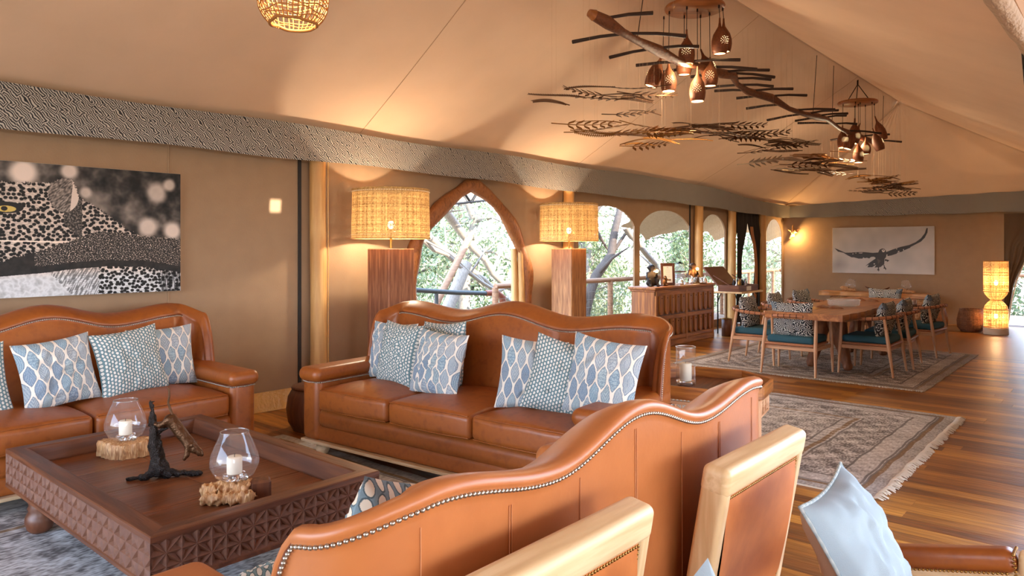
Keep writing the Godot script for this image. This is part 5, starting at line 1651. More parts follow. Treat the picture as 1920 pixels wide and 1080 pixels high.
func bar():
	# carved cabinet
	var t = thing("bar_cabinet", "carved wooden bar cabinet under the arched windows", "cabinet", Vector3(10.47, 0, 0.47))
	var lx = 1.94; var lz = 0.40; var h = 0.90
	obj("carcass", Bd.new().box(Vector3(0, 0.46, 0), Vector3(lx, 0.80, lz), 0.006), M.teak1, t)
	obj("top", Bd.new().box(Vector3(0, h, 0), Vector3(lx + 0.08, 0.04, lz + 0.08), 0.008), M.teak0, t)
	obj("cornice", Bd.new().box(Vector3(0, h - 0.035, 0), Vector3(lx + 0.04, 0.035, lz + 0.04), 0.008), M.teak0, t)
	obj("plinth", Bd.new().box(Vector3(0, 0.05, 0), Vector3(lx + 0.05, 0.095, lz + 0.05), 0.008), M.teak0, t)
	obj("rail", Bd.new().box(Vector3(0, 0.82, lz / 2 + 0.012), Vector3(lx, 0.07, 0.03), 0.006), M.teak0, t)
	for i in 3: obj("stile", Bd.new().box(Vector3((i - 1) * (lx / 2 - 0.03), 0.46, lz / 2 + 0.014), Vector3(0.06, 0.78, 0.034), 0.006), M.teak1, t)
	var pick = Bd.new()
	for d in 2:
		var cx = (d - 0.5) * (lx / 2 - 0.03)
		var door = obj("door", Bd.new().box(Vector3(cx, 0.44, lz / 2 + 0.004), Vector3(lx / 2 - 0.08, 0.70, 0.014), 0.003), M.walnut1, t)
		for y in [0.13, 0.45]: obj("door_rail", Bd.new().box(Vector3(cx, y, lz / 2 + 0.018), Vector3(lx / 2 - 0.09, 0.06, 0.026), 0.006), M.teak0, door)
		for r in 2:
			for i in 5:
				var x = cx + (i - 2) * 0.172
				var w = 0.095 if r == 0 else 0.115
				var y0 = 0.16 if r == 0 else 0.50
				var y1 = 0.42 if r == 0 else 0.79
				# plank that ends in a pointed tongue
				var poly = PackedVector2Array([Vector2(x - w / 2, y1), Vector2(x - w / 2, y0 + 0.05), Vector2(x - w * 0.3, y0 + 0.015), Vector2(x, y0), Vector2(x + w * 0.3, y0 + 0.015), Vector2(x + w / 2, y0 + 0.05), Vector2(x + w / 2, y1)])
				obj("slat", Bd.new().prism(poly, 0.026, X(Vector3(0, 0, lz / 2 + 0.011))), M.teak1, door)
				obj("peg", Bd.new().ball(Vector3(x, y1 - 0.04, lz / 2 + 0.038), Vector3.ONE * 0.008, 4), M.iron, door)
	var top = h + 0.021
	# two seated monkey lamps
	for k in 2:
		var m = thing("monkey_lamp", ["dark bronze monkey lamp seated at the left end of the bar cabinet", "brown bronze monkey lamp at the right end of the bar cabinet"][k], "table lamp", [Vector3(9.72, top, 0.48), Vector3(11.20, top, 0.42)][k], FACE + [0.35, 0.2][k])
		obj("body", Bd.new().nets([[Vector3(0, 0.06, 0), Vector3(0, 0.17, -0.01), 0.068, 0.055], [Vector3(0, 0.17, -0.01), Vector3(0, 0.235, 0.01), 0.05, 0.03], [Vector3(0, 0.285, 0.012), Vector3(0.01, 0.29, 0.02), 0.05, 0.046], [Vector3(0.015, 0.27, 0.045), Vector3(0.02, 0.265, 0.062), 0.028, 0.022],
			[Vector3(0.05, 0.285, 0.0), Vector3(0.058, 0.288, 0.0), 0.014, 0.012], [Vector3(-0.05, 0.285, 0.0), Vector3(-0.058, 0.288, 0.0), 0.014, 0.012],
			[Vector3(0.05, 0.05, 0.02), Vector3(0.07, 0.10, 0.08), 0.04, 0.028], [Vector3(0.07, 0.10, 0.08), Vector3(0.065, 0.02, 0.10), 0.026, 0.018], [Vector3(0.065, 0.016, 0.10), Vector3(0.07, 0.014, 0.135), 0.017, 0.013], [Vector3(-0.05, 0.05, 0.02), Vector3(-0.07, 0.10, 0.08), 0.04, 0.028], [Vector3(-0.07, 0.10, 0.08), Vector3(-0.065, 0.02, 0.10), 0.026, 0.018], [Vector3(-0.065, 0.016, 0.10), Vector3(-0.07, 0.014, 0.135), 0.017, 0.013],
			[Vector3(0.055, 0.20, 0.0), Vector3(0.085, 0.13, 0.04), 0.026, 0.02], [Vector3(0.085, 0.13, 0.04), Vector3(0.04, 0.20, 0.10), 0.018, 0.015], [Vector3(-0.055, 0.20, 0.0), Vector3(-0.085, 0.13, 0.04), 0.026, 0.02], [Vector3(-0.085, 0.13, 0.04), Vector3(-0.05, 0.09, 0.09), 0.018, 0.015]], 0.0095, 0.02, 0.004), M.bronze if k else M.black_bronze, m)
		obj("tail", Bd.new().tube([Vector3(0.04, 0.025, -0.06), Vector3(0.13, 0.014, -0.03), Vector3(0.19, 0.012, 0.03), Vector3(0.16, 0.012, 0.08)], [0.014, 0.011, 0.009, 0.007], 7), M.bronze if k else M.black_bronze, m)
		obj("socket", Bd.new().tube([Vector3(0.04, 0.19, 0.105), Vector3(0.04, 0.215, 0.11)], 0.013, 8), M.brass_band, m)
		obj("bulb", Bd.new().ball(Vector3(0.04, 0.238, 0.112), Vector3.ONE * 0.024, 7), glow(Color(1.0, 0.72, 0.36), 26.0), m)
		omni(Vector3(0.04, 0.238, 0.112), Color(1.0, 0.82, 0.58), 0.16, 0.02, m)
	var o = thing("monkey_figurine", "small dark bronze monkey figurine sitting beside the framed menu on the bar cabinet", "figurine", Vector3(9.98, top, 0.58), FACE)
	obj("body", Bd.new().nets([[Vector3(0, 0.035, 0), Vector3(0, 0.09, 0), 0.036, 0.030], [Vector3(0, 0.128, 0.004), Vector3(0, 0.134, 0.008), 0.028, 0.026], [Vector3(0.0, 0.122, 0.026), Vector3(0.0, 0.120, 0.034), 0.014, 0.012], [Vector3(0.028, 0.10, 0.01), Vector3(0.06, 0.088, 0.035), 0.014, 0.010], [Vector3(-0.03, 0.09, 0.0), Vector3(-0.036, 0.04, 0.03), 0.014, 0.011], [Vector3(0.025, 0.02, 0.02), Vector3(0.03, 0.018, 0.05), 0.02, 0.012], [Vector3(-0.025, 0.02, 0.02), Vector3(-0.03, 0.018, 0.05), 0.02, 0.012]], 0.007, 0.014, 0.003), M.bronze, o)
	obj("cup", Bd.new().lathe([Vector2(0, 0.08), Vector2(0.016, 0.08), Vector2(0.018, 0.11)], 12, X(Vector3(0.065, 0, 0.04))), M.steel, o)
	var f = thing("framed_menu", "menu page in a dark wood frame standing on the bar cabinet", "picture frame", Vector3(10.22, top, 0.50), FACE + 0.15)
	f.rotation.x = -0.08
	for s in [-1, 1]:
		obj("frame_stile", Bd.new().box(Vector3(s * 0.095, 0.175, 0), Vector3(0.04, 0.35, 0.022), 0.004), M.walnut1, f)
		obj("frame_rail", Bd.new().box(Vector3(0, 0.175 + s * 0.155, 0), Vector3(0.152, 0.04, 0.022), 0.004), M.walnut0, f)
	obj("menu_page", Bd.new().grid(1, 1, func(u, v): return Vector3(lerpf(-0.076, 0.076, u), lerpf(0.30, 0.04, v), 0.002)), M.menu, f)
	obj("backing", Bd.new().box(Vector3(0, 0.175, -0.006), Vector3(0.2, 0.33, 0.008), 0.002), M.walnut0, f)
	obj("prop_leg", Bd.new().box(Vector3(0, 0.14, -0.06), Vector3(0.03, 0.28, 0.006), 0.002, Basis(Vector3.RIGHT, 0.35)), M.walnut1, f)
	# glass jar tower and decanters
	var jar = thing("glass_jar", "large clear glass jar under a dark shelf on the bar cabinet", "jar", Vector3(10.66, top, 0.46))
	obj("glass", Bd.new().lathe([Vector2(0, 0.0), Vector2(0.10, 0.0), Vector2(0.105, 0.01), Vector2(0.105, 0.17), Vector2(0.09, 0.185), Vector2(0.09, 0.195)], 28), M.glass_thick, jar)
	obj("lid", Bd.new().lathe([Vector2(0, 0.197), Vector2(0.12, 0.197), Vector2(0.122, 0.205), Vector2(0.12, 0.213), Vector2(0, 0.214)], 28), M.walnut0, jar)
	obj("tap", Bd.new().tube([Vector3(0.10, 0.17, 0.05), Vector3(0.14, 0.17, 0.07), Vector3(0.145, 0.10, 0.075)], 0.008, 7), M.steel, jar)
	jar = thing("glass_jar", "smaller clear glass jar stacked on the dark shelf of the bar cabinet", "jar", Vector3(10.68, top + 0.215, 0.46))
	obj("glass", Bd.new().lathe([Vector2(0, 0.0), Vector2(0.07, 0.0), Vector2(0.066, 0.1), Vector2(0.058, 0.12)], 24), M.glass_thick, jar)
	obj("lid", Bd.new().lathe([Vector2(0, 0.12), Vector2(0.064, 0.12), Vector2(0.064, 0.13), Vector2(0.02, 0.136), Vector2(0.018, 0.15), Vector2(0, 0.152)], 24), M.iron, jar)
	var tray = thing("round_tray", "round gilt tray of glasses before the right-hand monkey lamp", "tray", Vector3(11.08, top, 0.56))
	obj("plate", Bd.new().lathe([Vector2(0, 0.002), Vector2(0.16, 0.002), Vector2(0.175, 0.016), Vector2(0.17, 0.018), Vector2(0.15, 0.008), Vector2(0, 0.008)], 28), M.brass_band, tray)
	for i in 5:
		var a = i * 1.3 + 0.4
		var gl = thing("drinking_glass", "small cut drinking glass on the round gilt tray of the bar cabinet", "glass", Vector3(11.08 + cos(a) * 0.09, top + 0.009, 0.56 + sin(a) * 0.09), 0.0, "drinking glasses on the gilt tray")
		obj("tumbler", Bd.new().lathe([Vector2(0, 0.0), Vector2(0.028, 0.0), Vector2(0.034, 0.09), Vector2(0.031, 0.09), Vector2(0.026, 0.012), Vector2(0, 0.012)], 10, Transform3D(), 1, 1, true), M.solid_glass, gl)
	for i in 3:
		var dc = thing("bottle_stopper_decanter", ["round glass decanter between the jar tower and the gilt tray", "squat glass decanter at the foot of the jar tower", "narrow glass decanter beside the gilt tray's right edge"][i], "decanter", Vector3([10.86, 10.50, 11.34][i], top, [0.58, 0.58, 0.58][i]))
		obj("body", Bd.new().lathe([Vector2(0, 0.0), Vector2(0.04, 0.0), Vector2(0.046, 0.03), Vector2(0.036, 0.06), Vector2(0.014, 0.08), Vector2(0.013, 0.10), Vector2(0.019, 0.105), Vector2(0, 0.105)], 14), M.solid_glass, dc)
		obj("stopper", Bd.new().ball(Vector3(0, 0.118, 0), Vector3.ONE * 0.014, 6), M.solid_glass, dc)
	# open travelling box on a folding stand
	t = thing("folding_stand", "light wood tray table on dark iron legs between the bar cabinet and dining chairs", "side table", Vector3(12.35, 0, 0.74), 0.0)
	obj("board", Bd.new().box(Vector3(0, 0.735, 0), Vector3(0.94, 0.03, 0.52), 0.006), M.ash0, t)
	for s in [[-1, -1], [1, -1], [1, 1], [-1, 1]]:
		obj("leg", Bd.new().tube([Vector3(s[0] * 0.40, 0.005, s[1] * 0.21), Vector3(s[0] * 0.40, 0.72, s[1] * 0.21)], 0.013, 8), M.iron, t)
		obj("brace", Bd.new().tube([Vector3(s[0] * 0.40, 0.55, s[1] * 0.21), Vector3(s[0] * 0.33, 0.66, s[1] * 0.21), Vector3(s[0] * 0.22, 0.72, s[1] * 0.21)], 0.008, 6), M.iron, t)
	t = thing("travel_box", "open dark leather travelling box with raised lid on the light wood stand", "box", Vector3(12.33, 0.751, 0.74))
	var lx2 = 0.80; var lz2 = 0.38
	for s in [-1, 1]:
		obj("long_side", Bd.new().box(Vector3(0, 0.055, s * lz2 / 2), Vector3(lx2, 0.11, 0.016), 0.004), M.walnut0, t)
		obj("short_side", Bd.new().box(Vector3(s * (lx2 / 2 - 0.008), 0.055, 0), Vector3(0.016, 0.11, lz2 - 0.016), 0.004), M.walnut2, t)
	obj("bottom", Bd.new().box(Vector3(0, 0.008, 0), Vector3(lx2 - 0.03, 0.012, lz2 - 0.02), 0.002), M.teak0, t)
	obj("divider", Bd.new().box(Vector3(-0.12, 0.05, 0), Vector3(0.012, 0.09, lz2 - 0.02), 0.002), M.teak0, t)
	var lid = obj("lid", Bd.new().box(Vector3(0, 0.21, -0.02), Vector3(lx2, 0.42, 0.03), 0.005), M.leather_brown, t, Vector3(0, 0.11, -lz2 / 2))
	lid.rotation.x = -0.72
	for s in [-1, 1]: obj("lid_stay", Bd.new().tube([Vector3(s * 0.38, 0.10, 0.02), Vector3(s * 0.385, 0.27, -lz2 / 2 - 0.10)], 0.008, 6), M.leather_brown, t)
	obj("label_card", Bd.new().box(Vector3(-0.02, 0.05, lz2 / 2 + 0.012), Vector3(0.19, 0.075, 0.006), 0.002), M.paper, t)
	var kit := 0
	for q in [[-0.34, 0.3, 0], [-0.27, 0.1, 1], [-0.05, 0.1, 2], [0.02, 0.0, 0], [0.09, 0.08, 1], [0.17, -0.05, 2], [0.24, 0.07, 0], [0.31, -0.02, 1]]:
		var b = thing("bar_bottle", ["silver capped bar bottle standing in the open travelling box", "dark bar flask standing in the open travelling box", "brass bar shaker standing in the open travelling box"][q[2]], "bottle", Vector3(12.33 + q[0], 0.766, 0.74 + q[1] * 0.4), 0.0, "%s in the travelling box" % ["bottles", "flasks", "shakers"][q[2]])
		var pr = [[Vector2(0, 0), Vector2(0.03, 0), Vector2(0.032, 0.10), Vector2(0.014, 0.13), Vector2(0.013, 0.17), Vector2(0, 0.17)], [Vector2(0, 0), Vector2(0.032, 0), Vector2(0.034, 0.13), Vector2(0.02, 0.15), Vector2(0.02, 0.17), Vector2(0, 0.17)], [Vector2(0, 0), Vector2(0.028, 0), Vector2(0.036, 0.11), Vector2(0.026, 0.15), Vector2(0.012, 0.19), Vector2(0, 0.19)]][q[2]]
		obj("body", Bd.new().lathe(pr, 14), [M.steel, M.iron, M.brass_band][q[2]], b)
		obj("cap", Bd.new().lathe([Vector2(0, 0.17), Vector2(0.012, 0.17), Vector2(0.012, 0.195), Vector2(0, 0.197)], 10), [M.steel, M.steel, M.brass_band][q[2]], b)
	# leather bucket and dark bag below
	t = thing("umbrella_bin", "dark leather cylinder bin with brass rim beside the bar cabinet", "bin", Vector3(11.72, 0, 0.80))
	obj("body", Bd.new().lathe([Vector2(0, 0.004), Vector2(0.085, 0.004), Vector2(0.09, 0.30), Vector2(0.08, 0.30), Vector2(0.076, 0.02), Vector2(0, 0.02)], 24), M.walnut1, t)
	var ri := []
	for i in 25: ri.append(Vector3(cos(TAU * i / 24.0) * 0.086, 0.302, sin(TAU * i / 24.0) * 0.086))
	obj("rim", Bd.new().tube(ri, 0.008, 6, false), M.brass_band, t)

func far_wall():
	# live edge console with driftwood feet
	var t = thing("console_table", "low live edge slab console on driftwood blocks below the bird picture", "console", Vector3(16.12, 0, 2.0))
	var poly := PackedVector2Array()
	for i in 30: poly.append(Vector2(lerpf(-1.02, 1.02, i / 29.0), 0.20 + 0.03 * sin(i * 0.7) + 0.04 * smoothstep(8, 0, i)))
	for i in 30: poly.append(Vector2(lerpf(1.02, -1.02, i / 29.0), -0.18 - 0.02 * sin(i * 0.9)))
	obj("slab", Bd.new().prism(poly, 0.09, X(Vector3(0, 0.51, 0), Basis(Vector3(0, 0, 1), Vector3(-1, 0, 0), Vector3(0, 1, 0)))), M.gold_slab, t)
	for z in [-0.62, 0.05, 0.82]:
		obj("driftwood_foot", Bd.new().nets([[Vector3(0, 0.46, z), Vector3(-0.03, 0.25, z + 0.05), 0.11, 0.08], [Vector3(-0.03, 0.25, z + 0.05), Vector3(-0.06, 0.05, z - 0.10), 0.08, 0.05], [Vector3(0.0, 0.3, z), Vector3(0.05, 0.05, z + 0.14), 0.08, 0.05], [Vector3(-0.08, 0.44, z - 0.16), Vector3(-0.1, 0.42, z + 0.2), 0.06, 0.07]], 0.02, 0.05, 0.03), M.drift, t)
	for k in 2:
		var z = [1.50, 2.60][k]
		var w = thing("driftwood_base", ["driftwood stand of the glass vase on the console, left of the wooden boat bowl", "driftwood stand of the glass vase on the console, right of the wooden boat bowl"][k], "wood base", Vector3(16.12, 0.601, z), PI / 2)
		obj("lump", Bd.new().nets([[Vector3(-0.14, 0.03, 0), Vector3(0.08, 0.05, 0), 0.028, 0.045], [Vector3(0.02, 0.05, 0.02), Vector3(0.12, 0.07, 0), 0.04, 0.03]], 0.01, 0.02, 0.02), M.drift, w)
		var g = thing("glass_vase", ["tilted blown glass vase on driftwood left of the wooden boat bowl", "tilted blown glass vase on driftwood right of the wooden boat bowl"][k], "vase", Vector3(16.12, 0.672, z + 0.02))
		g.rotation.x = [0.35, -0.25][k]
		obj("glass", Bd.new().lathe([Vector2(0, 0.0), Vector2(0.06, 0.005), Vector2(0.10, 0.04), Vector2(0.105, 0.08), Vector2(0.08, 0.15), Vector2(0.06, 0.19)], 28), M.glass, g)
		obj("rim", Bd.new().lathe([Vector2(0.062, 0.188), Vector2(0.064, 0.194), Vector2(0.058, 0.194)], 28), M.solid_glass, g)
		obj("foot_melt", Bd.new().nets([[Vector3(-0.04, 0.016, 0), Vector3(0.05, 0.014, 0), 0.018, 0.02]], 0.009, 0.02), M.solid_glass, g)
	t = thing("boat_bowl", "dark boat-shaped wooden bowl in the middle of the console", "bowl", Vector3(16.12, 0.603, 2.07), PI / 2)
	obj("hull", Bd.new().grid(24, 12, func(u, v):
		var x = (u * 2 - 1) * 0.23
		var k = 1.0 - pow(absf(u * 2 - 1), 2.2)
		var a = PI * v
		return Vector3(-x, 0.10 * pow(absf(u * 2 - 1), 2.0) + 0.05 * (1.0 - sin(a)) * (0.3 + k * 0.7), -cos(a) * (0.012 + 0.075 * k))), M.walnut0, t)
	t = thing("wall_picture", "black bird of prey in flight on a pale canvas on the far wall", "picture", Vector3(XB - 0.03, 1.462, 2.063))
	obj("canvas_frame", Bd.new().box(Vector3(0, 0, 0), Vector3(0.04, 0.975, 1.955), 0.003), M.canvas_edge, t)
	obj("print", Bd.new().grid(1, 1, func(u, v): return Vector3(-0.0215, lerpf(0.485, -0.485, v), lerpf(-0.975, 0.975, u))), M.eagle, t)
	t = thing("wall_picture", "leopard resting on a branch on a wide canvas above the left sofa", "picture", Vector3(1.765, 1.635, 0.03))
	obj("canvas_frame", Bd.new().box(Vector3(0, 0, 0), Vector3(1.95, 0.975, 0.045), 0.003), M.canvas_edge, t)
	obj("print", Bd.new().grid(1, 1, func(u, v): return Vector3(lerpf(-0.973, 0.973, u), lerpf(0.486, -0.486, v), 0.024)), M.leopard, t)
	# driftwood wall light
	t = thing("wall_light", "driftwood wall light glowing in the far left corner", "wall light", Vector3(16.40, 1.84, 0.27))
	obj("driftwood", Bd.new().nets([[Vector3(0, 0.18, -0.02), Vector3(-0.02, 0.0, 0.0), 0.018, 0.045], [Vector3(-0.02, 0.0, 0), Vector3(0.0, -0.12, -0.09), 0.04, 0.02], [Vector3(-0.02, 0.04, 0.02), Vector3(-0.06, 0.10, 0.16), 0.03, 0.012], [Vector3(-0.02, 0.02, -0.02), Vector3(-0.05, 0.09, -0.10), 0.03, 0.012], [Vector3(-0.02, 0.03, 0.02), Vector3(-0.08, 0.02, 0.11), 0.022, 0.012]], 0.010, 0.02, 0.015), M.drift, t)
	obj("bulb", Bd.new().ball(Vector3(-0.08, -0.055, 0.02), Vector3(0.03, 0.02, 0.03), 7), glow(Color(1.0, 0.70, 0.34), 14.0), t)
	omni(Vector3(-0.08, -0.055, 0.02), Color(1.0, 0.80, 0.52), 0.40, 0.03, t)
	# woven hourglass lamp
	t = thing("woven_lamp", "tall woven hourglass floor lamp glowing beside the far doorway", "floor lamp", Vector3(15.05, 0, 4.24))
	obj("base", Bd.new().lathe([Vector2(0, 0.002), Vector2(0.185, 0.002), Vector2(0.19, 0.02), Vector2(0.19, 0.10), Vector2(0.18, 0.12), Vector2(0, 0.12)], 32), M.white_base, t)
	obj("lower_shade", Bd.new().lathe([Vector2(0.18, 0.12), Vector2(0.183, 0.25), Vector2(0.183, 0.42), Vector2(0.165, 0.50), Vector2(0.12, 0.56), Vector2(0.075, 0.60)], 32, Transform3D(), 4.0, 2.0), M.raffia, t)
	obj("upper_shade", Bd.new().lathe([Vector2(0.075, 0.60), Vector2(0.12, 0.64), Vector2(0.165, 0.70), Vector2(0.185, 0.76), Vector2(0.188, 1.0), Vector2(0.186, 1.28)], 32, Transform3D(), 4.0, 2.6), M.raffia, t)
	var rs := Bd.new()
	for q in [[0.186, 1.28], [0.186, 0.75], [0.184, 0.44], [0.182, 0.13], [0.08, 0.60]]:
		var ri := []
		for i in 33: ri.append(Vector3(cos(TAU * i / 32.0) * q[0], q[1], sin(TAU * i / 32.0) * q[0]))
		rs.tube(ri, 0.007, 6, false)
	obj("hoops", rs, M.rattan, t)
	obj("stem", Bd.new().tube([Vector3(0, 0.12, 0), Vector3(0, 0.62, 0), Vector3(0.01, 0.85, 0)], 0.006, 6), M.iron, t)
	for y in [0.32, 0.90]:
		obj("bulb", Bd.new().ball(Vector3(0.01, y, 0), Vector3(0.03, 0.045, 0.03), 7), glow(Color(1.0, 0.76, 0.42), 22.0), t)
		omni(Vector3(0.01, y, 0), Color(1.0, 0.83, 0.60), 0.30, 0.03, t)
	for k in 2:
		t = thing("floor_basket", ["round brown woven basket beside the woven floor lamp", "brown woven basket half hidden behind the far dining chair"][k], "basket", [Vector3(15.25, 0, 3.84), Vector3(15.1, 0, 3.28)][k])
		obj("body", Bd.new().lathe([Vector2(0, 0.004), Vector2(0.16, 0.004), Vector2(0.215, 0.08), Vector2(0.225, 0.2), Vector2(0.20, 0.33), Vector2(0.18, 0.40), Vector2(0.165, 0.40), Vector2(0.185, 0.32), Vector2(0.20, 0.2), Vector2(0.19, 0.09), Vector2(0, 0.02)], 30, Transform3D(), 4.0, 4.0), M.basket, t)
		var ri := []
		for i in 31: ri.append(Vector3(cos(TAU * i / 30.0) * 0.173, 0.402, sin(TAU * i / 30.0) * 0.173))
		obj("rim", Bd.new().tube(ri, 0.014, 7, false), M.basket, t)

func hung():
	# woven pendant
	var t = thing("woven_pendant", "round open weave rattan pendant lamp at the top of the photo", "pendant lamp", Vector3(2.06, 2.66, 2.82))
	var prof = [[0.115, -0.01], [0.15, 0.03], [0.168, 0.07], [0.174, 0.13], [0.172, 0.21], [0.165, 0.28], [0.14, 0.34], [0.09, 0.38], [0.04, 0.395]]
	var R = func(y):
		for i in prof.size() - 1:
			if y <= prof[i + 1][1]: return lerpf(prof[i][0], prof[i + 1][0], clampf((y - prof[i][1]) / (prof[i + 1][1] - prof[i][1]), 0, 1))
		return 0.04
	var hoop := Bd.new()
	for i in 17:
		var y = -0.008 + i * 0.0245
		var ri := []
		var ph = rng.randf() * TAU
		for k in 41:
			var a = TAU * k / 40.0
			var yy = clampf(y + 0.006 * sin(a * 3.0 + ph) + 0.004 * sin(a * 7.0 + ph * 2.0), -0.01, 0.394)
			ri.append(Vector3(cos(a) * R.call(yy), yy, sin(a) * R.call(yy)))
		hoop.tube(ri, 0.0036 if i else 0.009, 5, false)
	obj("woven_hoops", hoop, M.rattan, t)
	var ribs := Bd.new()
	for k in 38:
		var a = TAU * k / 38.0 + rng.randf_range(-0.03, 0.03)
		var l := []
		for i in 12:
			var y = -0.01 + i * 0.036
			y = minf(y, 0.394)
			l.append(Vector3(cos(a + 0.02 * sin(i * 1.3 + k)) * (R.call(y) + 0.003), y, sin(a + 0.02 * sin(i * 1.3 + k)) * (R.call(y) + 0.003)))
		ribs.tube(l, 0.0036, 5, false)
	obj("woven_ribs", ribs, M.rattan, t)
	obj("cable", Bd.new().tube([Vector3(0, 0.28, 0), Vector3(0, 1.34, 0)], 0.004, 6), M.cord, t)
	obj("bulb", Bd.new().ball(Vector3(0, 0.21, 0), Vector3(0.035, 0.045, 0.035), 8), glow(Color(1.0, 0.78, 0.46), 16.0), t)
	omni(Vector3(0, 0.21, 0), Color(1.0, 0.90, 0.75), 0.35, 0.03, t)
	# long branch with its sticks
	t = thing("hanging_branch", "long crooked branch with crosswise sticks hanging below the tent ridge", "branch sculpture", Vector3(0, 0, 0))
	var line = [[4.66, 3.315], [4.78, 3.28], [5.01, 3.255], [5.35, 3.262], [5.76, 3.275], [6.06, 3.245], [6.44, 3.25], [6.85, 3.255], [7.16, 3.30], [7.36, 3.255], [7.71, 3.235], [8.33, 3.255], [8.75, 3.185], [9.21, 3.185], [9.81, 3.235], [10.35, 3.285], [10.95, 3.235], [11.74, 3.21], [12.4, 3.19], [12.95, 3.205]]
	var pts := []; var rad := []
	for i in line.size():
		pts.append(Vector3(line[i][0], line[i][1], 2.9 + 0.05 * sin(i * 1.1)))
		rad.append(0.042 + 0.012 * sin(i * 1.9) - 0.0004 * i)
	obj("limb", Bd.new().tube(pts, rad, 10), M.branch, t)
	obj("cut_end", Bd.new().tube([pts[0] - (pts[1] - pts[0]).normalized() * 0.05, pts[0]], [0.03, 0.046], 10), M.slab0, t)
	for i in 24:
		var s = float(i) / 23.0 * (line.size() - 2)
		var k = int(s)
		var p = pts[k].lerp(pts[k + 1], s - k)
		for sd in [1, -1]:
			if (i * 7 + (3 if sd > 0 else 0)) % 9 == 0 or (sd < 0 and i % 5 == 1) or (i < 6 and (i + sd) % 2 != 0): continue
			var ang = rng.randf_range(0.55, 0.95) if sd > 0 else -rng.randf_range(1.7, 2.0)
			var l = rng.randf_range(0.34, 0.52)
			var d = Vector3(cos(ang), 0, sin(ang)) * l
			d.y = rng.randf_range(-0.04, 0.05)
			obj("stick", Bd.new().tube([p + Vector3(0, 0.02, 0), p + d * 0.5 + Vector3(0, 0.03, 0), p + d + Vector3(0, 0.02, 0)], [0.012, 0.014, 0.017], 6), M.stick, t)
	for q in [[5.3, 1, 3.9], [9.6, 1, 3.9], [10.6, -1, 3.9], [12.9, 1, 3.9]]:
		var s = 0
		while line[s + 1][0] < q[0]: s += 1
		var p = pts[s].lerp(pts[s + 1], (q[0] - line[s][0]) / (line[s + 1][0] - line[s][0]))
		obj("hanging_wire", Bd.new().tube([p, Vector3(p.x + 0.15 * q[1], 4.03, 2.93)], 0.004, 5), M.cord, t)
	# two clusters of gourd lights
	var spots = [
		[[-0.10, 0.10, 3.463, 3.235, 0], [-0.24, -0.04, 3.212, 3.01, 0], [0.20, 0.14, 3.56, 3.32, 0], [0.02, 0.03, 3.132, 2.90, 0], [0.17, -0.08, 3.25, 3.07, 0], [-0.26, -0.20, 3.33, 3.07, 1], [0.10, -0.16, 3.35, 3.15, 1], [0.26, 0.06, 3.58, 3.36, 0], [-0.06, -0.17, 3.40, 3.2, 0]],
		[[-0.22, -0.02, 3.27, 3.03, 0], [0.0, 0.02, 3.05, 2.80, 0], [0.24, 0.04, 3.40, 3.12, 1], [0.02, -0.14, 3.40, 3.18, 0], [-0.12, 0.18, 3.22, 2.96, 1], [0.15, 0.15, 3.20, 2.95, 1], [0.16, -0.08, 3.10, 2.94, 0], [-0.02, 0.12, 3.28, 3.06, 1]]]
	var gl = glow(Color(1.0, 0.86, 0.62), 2.4)
	for k in 2:
		var c = [Vector3(6.35, 3.80, 2.90), Vector3(11.69, 3.71, 2.90)][k]
		var ch = thing("gourd_chandelier", ["cluster of pierced wooden gourd lights on the nearer round disc", "cluster of pierced wooden gourd lights on the farther round disc"][k], "chandelier", Vector3(c.x, 0, c.z), FACE)
		obj("disc", Bd.new().lathe([Vector2(0, c.y - 0.018), Vector2(0.275, c.y - 0.018), Vector2(0.285, c.y), Vector2(0.275, c.y + 0.018), Vector2(0, c.y + 0.018)], 36), M.slab0, ch)
		for i in 3:
			var a = TAU * i / 3.0
			obj("hanging_rope", Bd.new().tube([Vector3(cos(a) * 0.2, c.y + 0.018, sin(a) * 0.2), Vector3(0, minf(c.y + 0.28, 4.0), 0)], 0.006, 6), M.cord, ch)
		obj("hanging_rope", Bd.new().tube([Vector3(0, minf(c.y + 0.27, 3.99), 0), Vector3(0, 4.06, 0)], 0.012, 7), M.cord, ch)
		for q in spots[k]:
			var x = q[0]; var z = q[1]; var yt = q[2] + 0.10; var yb = q[3]
			var h = yt - yb
			obj("cord", Bd.new().tube([Vector3(x, yt, z), Vector3(x * 0.97, c.y - 0.018, z * 0.97)], 0.0035, 5), M.cord, ch)
			obj("cord_grip", Bd.new().lathe([Vector2(0, c.y - 0.045), Vector2(0.009, c.y - 0.045), Vector2(0.007, c.y - 0.018), Vector2(0, c.y - 0.018)], 8, X(Vector3(x * 0.97, 0, z * 0.97))), M.cord, ch)
			var tilt = Basis(Vector3.BACK, 0.35 * signf(x)) * RY(x * 9.0) if q[4] else Basis()
			var o = Vector3(x, yt, z)
			var pod = obj("gourd", Bd.new().lathe([Vector2(0.008, 0.0), Vector2(0.010, -h * 0.12), Vector2(0.016, -h * 0.24), Vector2(0.036, -h * 0.34), Vector2(0.060, -h * 0.46), Vector2(0.074, -h * 0.62), Vector2(0.076, -h * 0.76), Vector2(0.070, -h * 0.9), Vector2(0.060, -h), Vector2(0.054, -h), Vector2(0.062, -h * 0.9), Vector2(0.068, -h * 0.75), Vector2(0.062, -h * 0.55), Vector2(0.03, -h * 0.36), Vector2(0.0, -h * 0.3)], 24, X(o, tilt)), M.pod, ch)
			obj("glow_rim", Bd.new().lathe([Vector2(0.0, -h * 0.95), Vector2(0.045, -h * 0.955), Vector2(0.057, -h * 0.975)], 20, X(o, tilt)), gl, pod)
			# rosette of bored holes, seen as bright dots
			var dots := Bd.new()
			var a0 = PI / 2 + rng.randf_range(-0.5, 0.5)
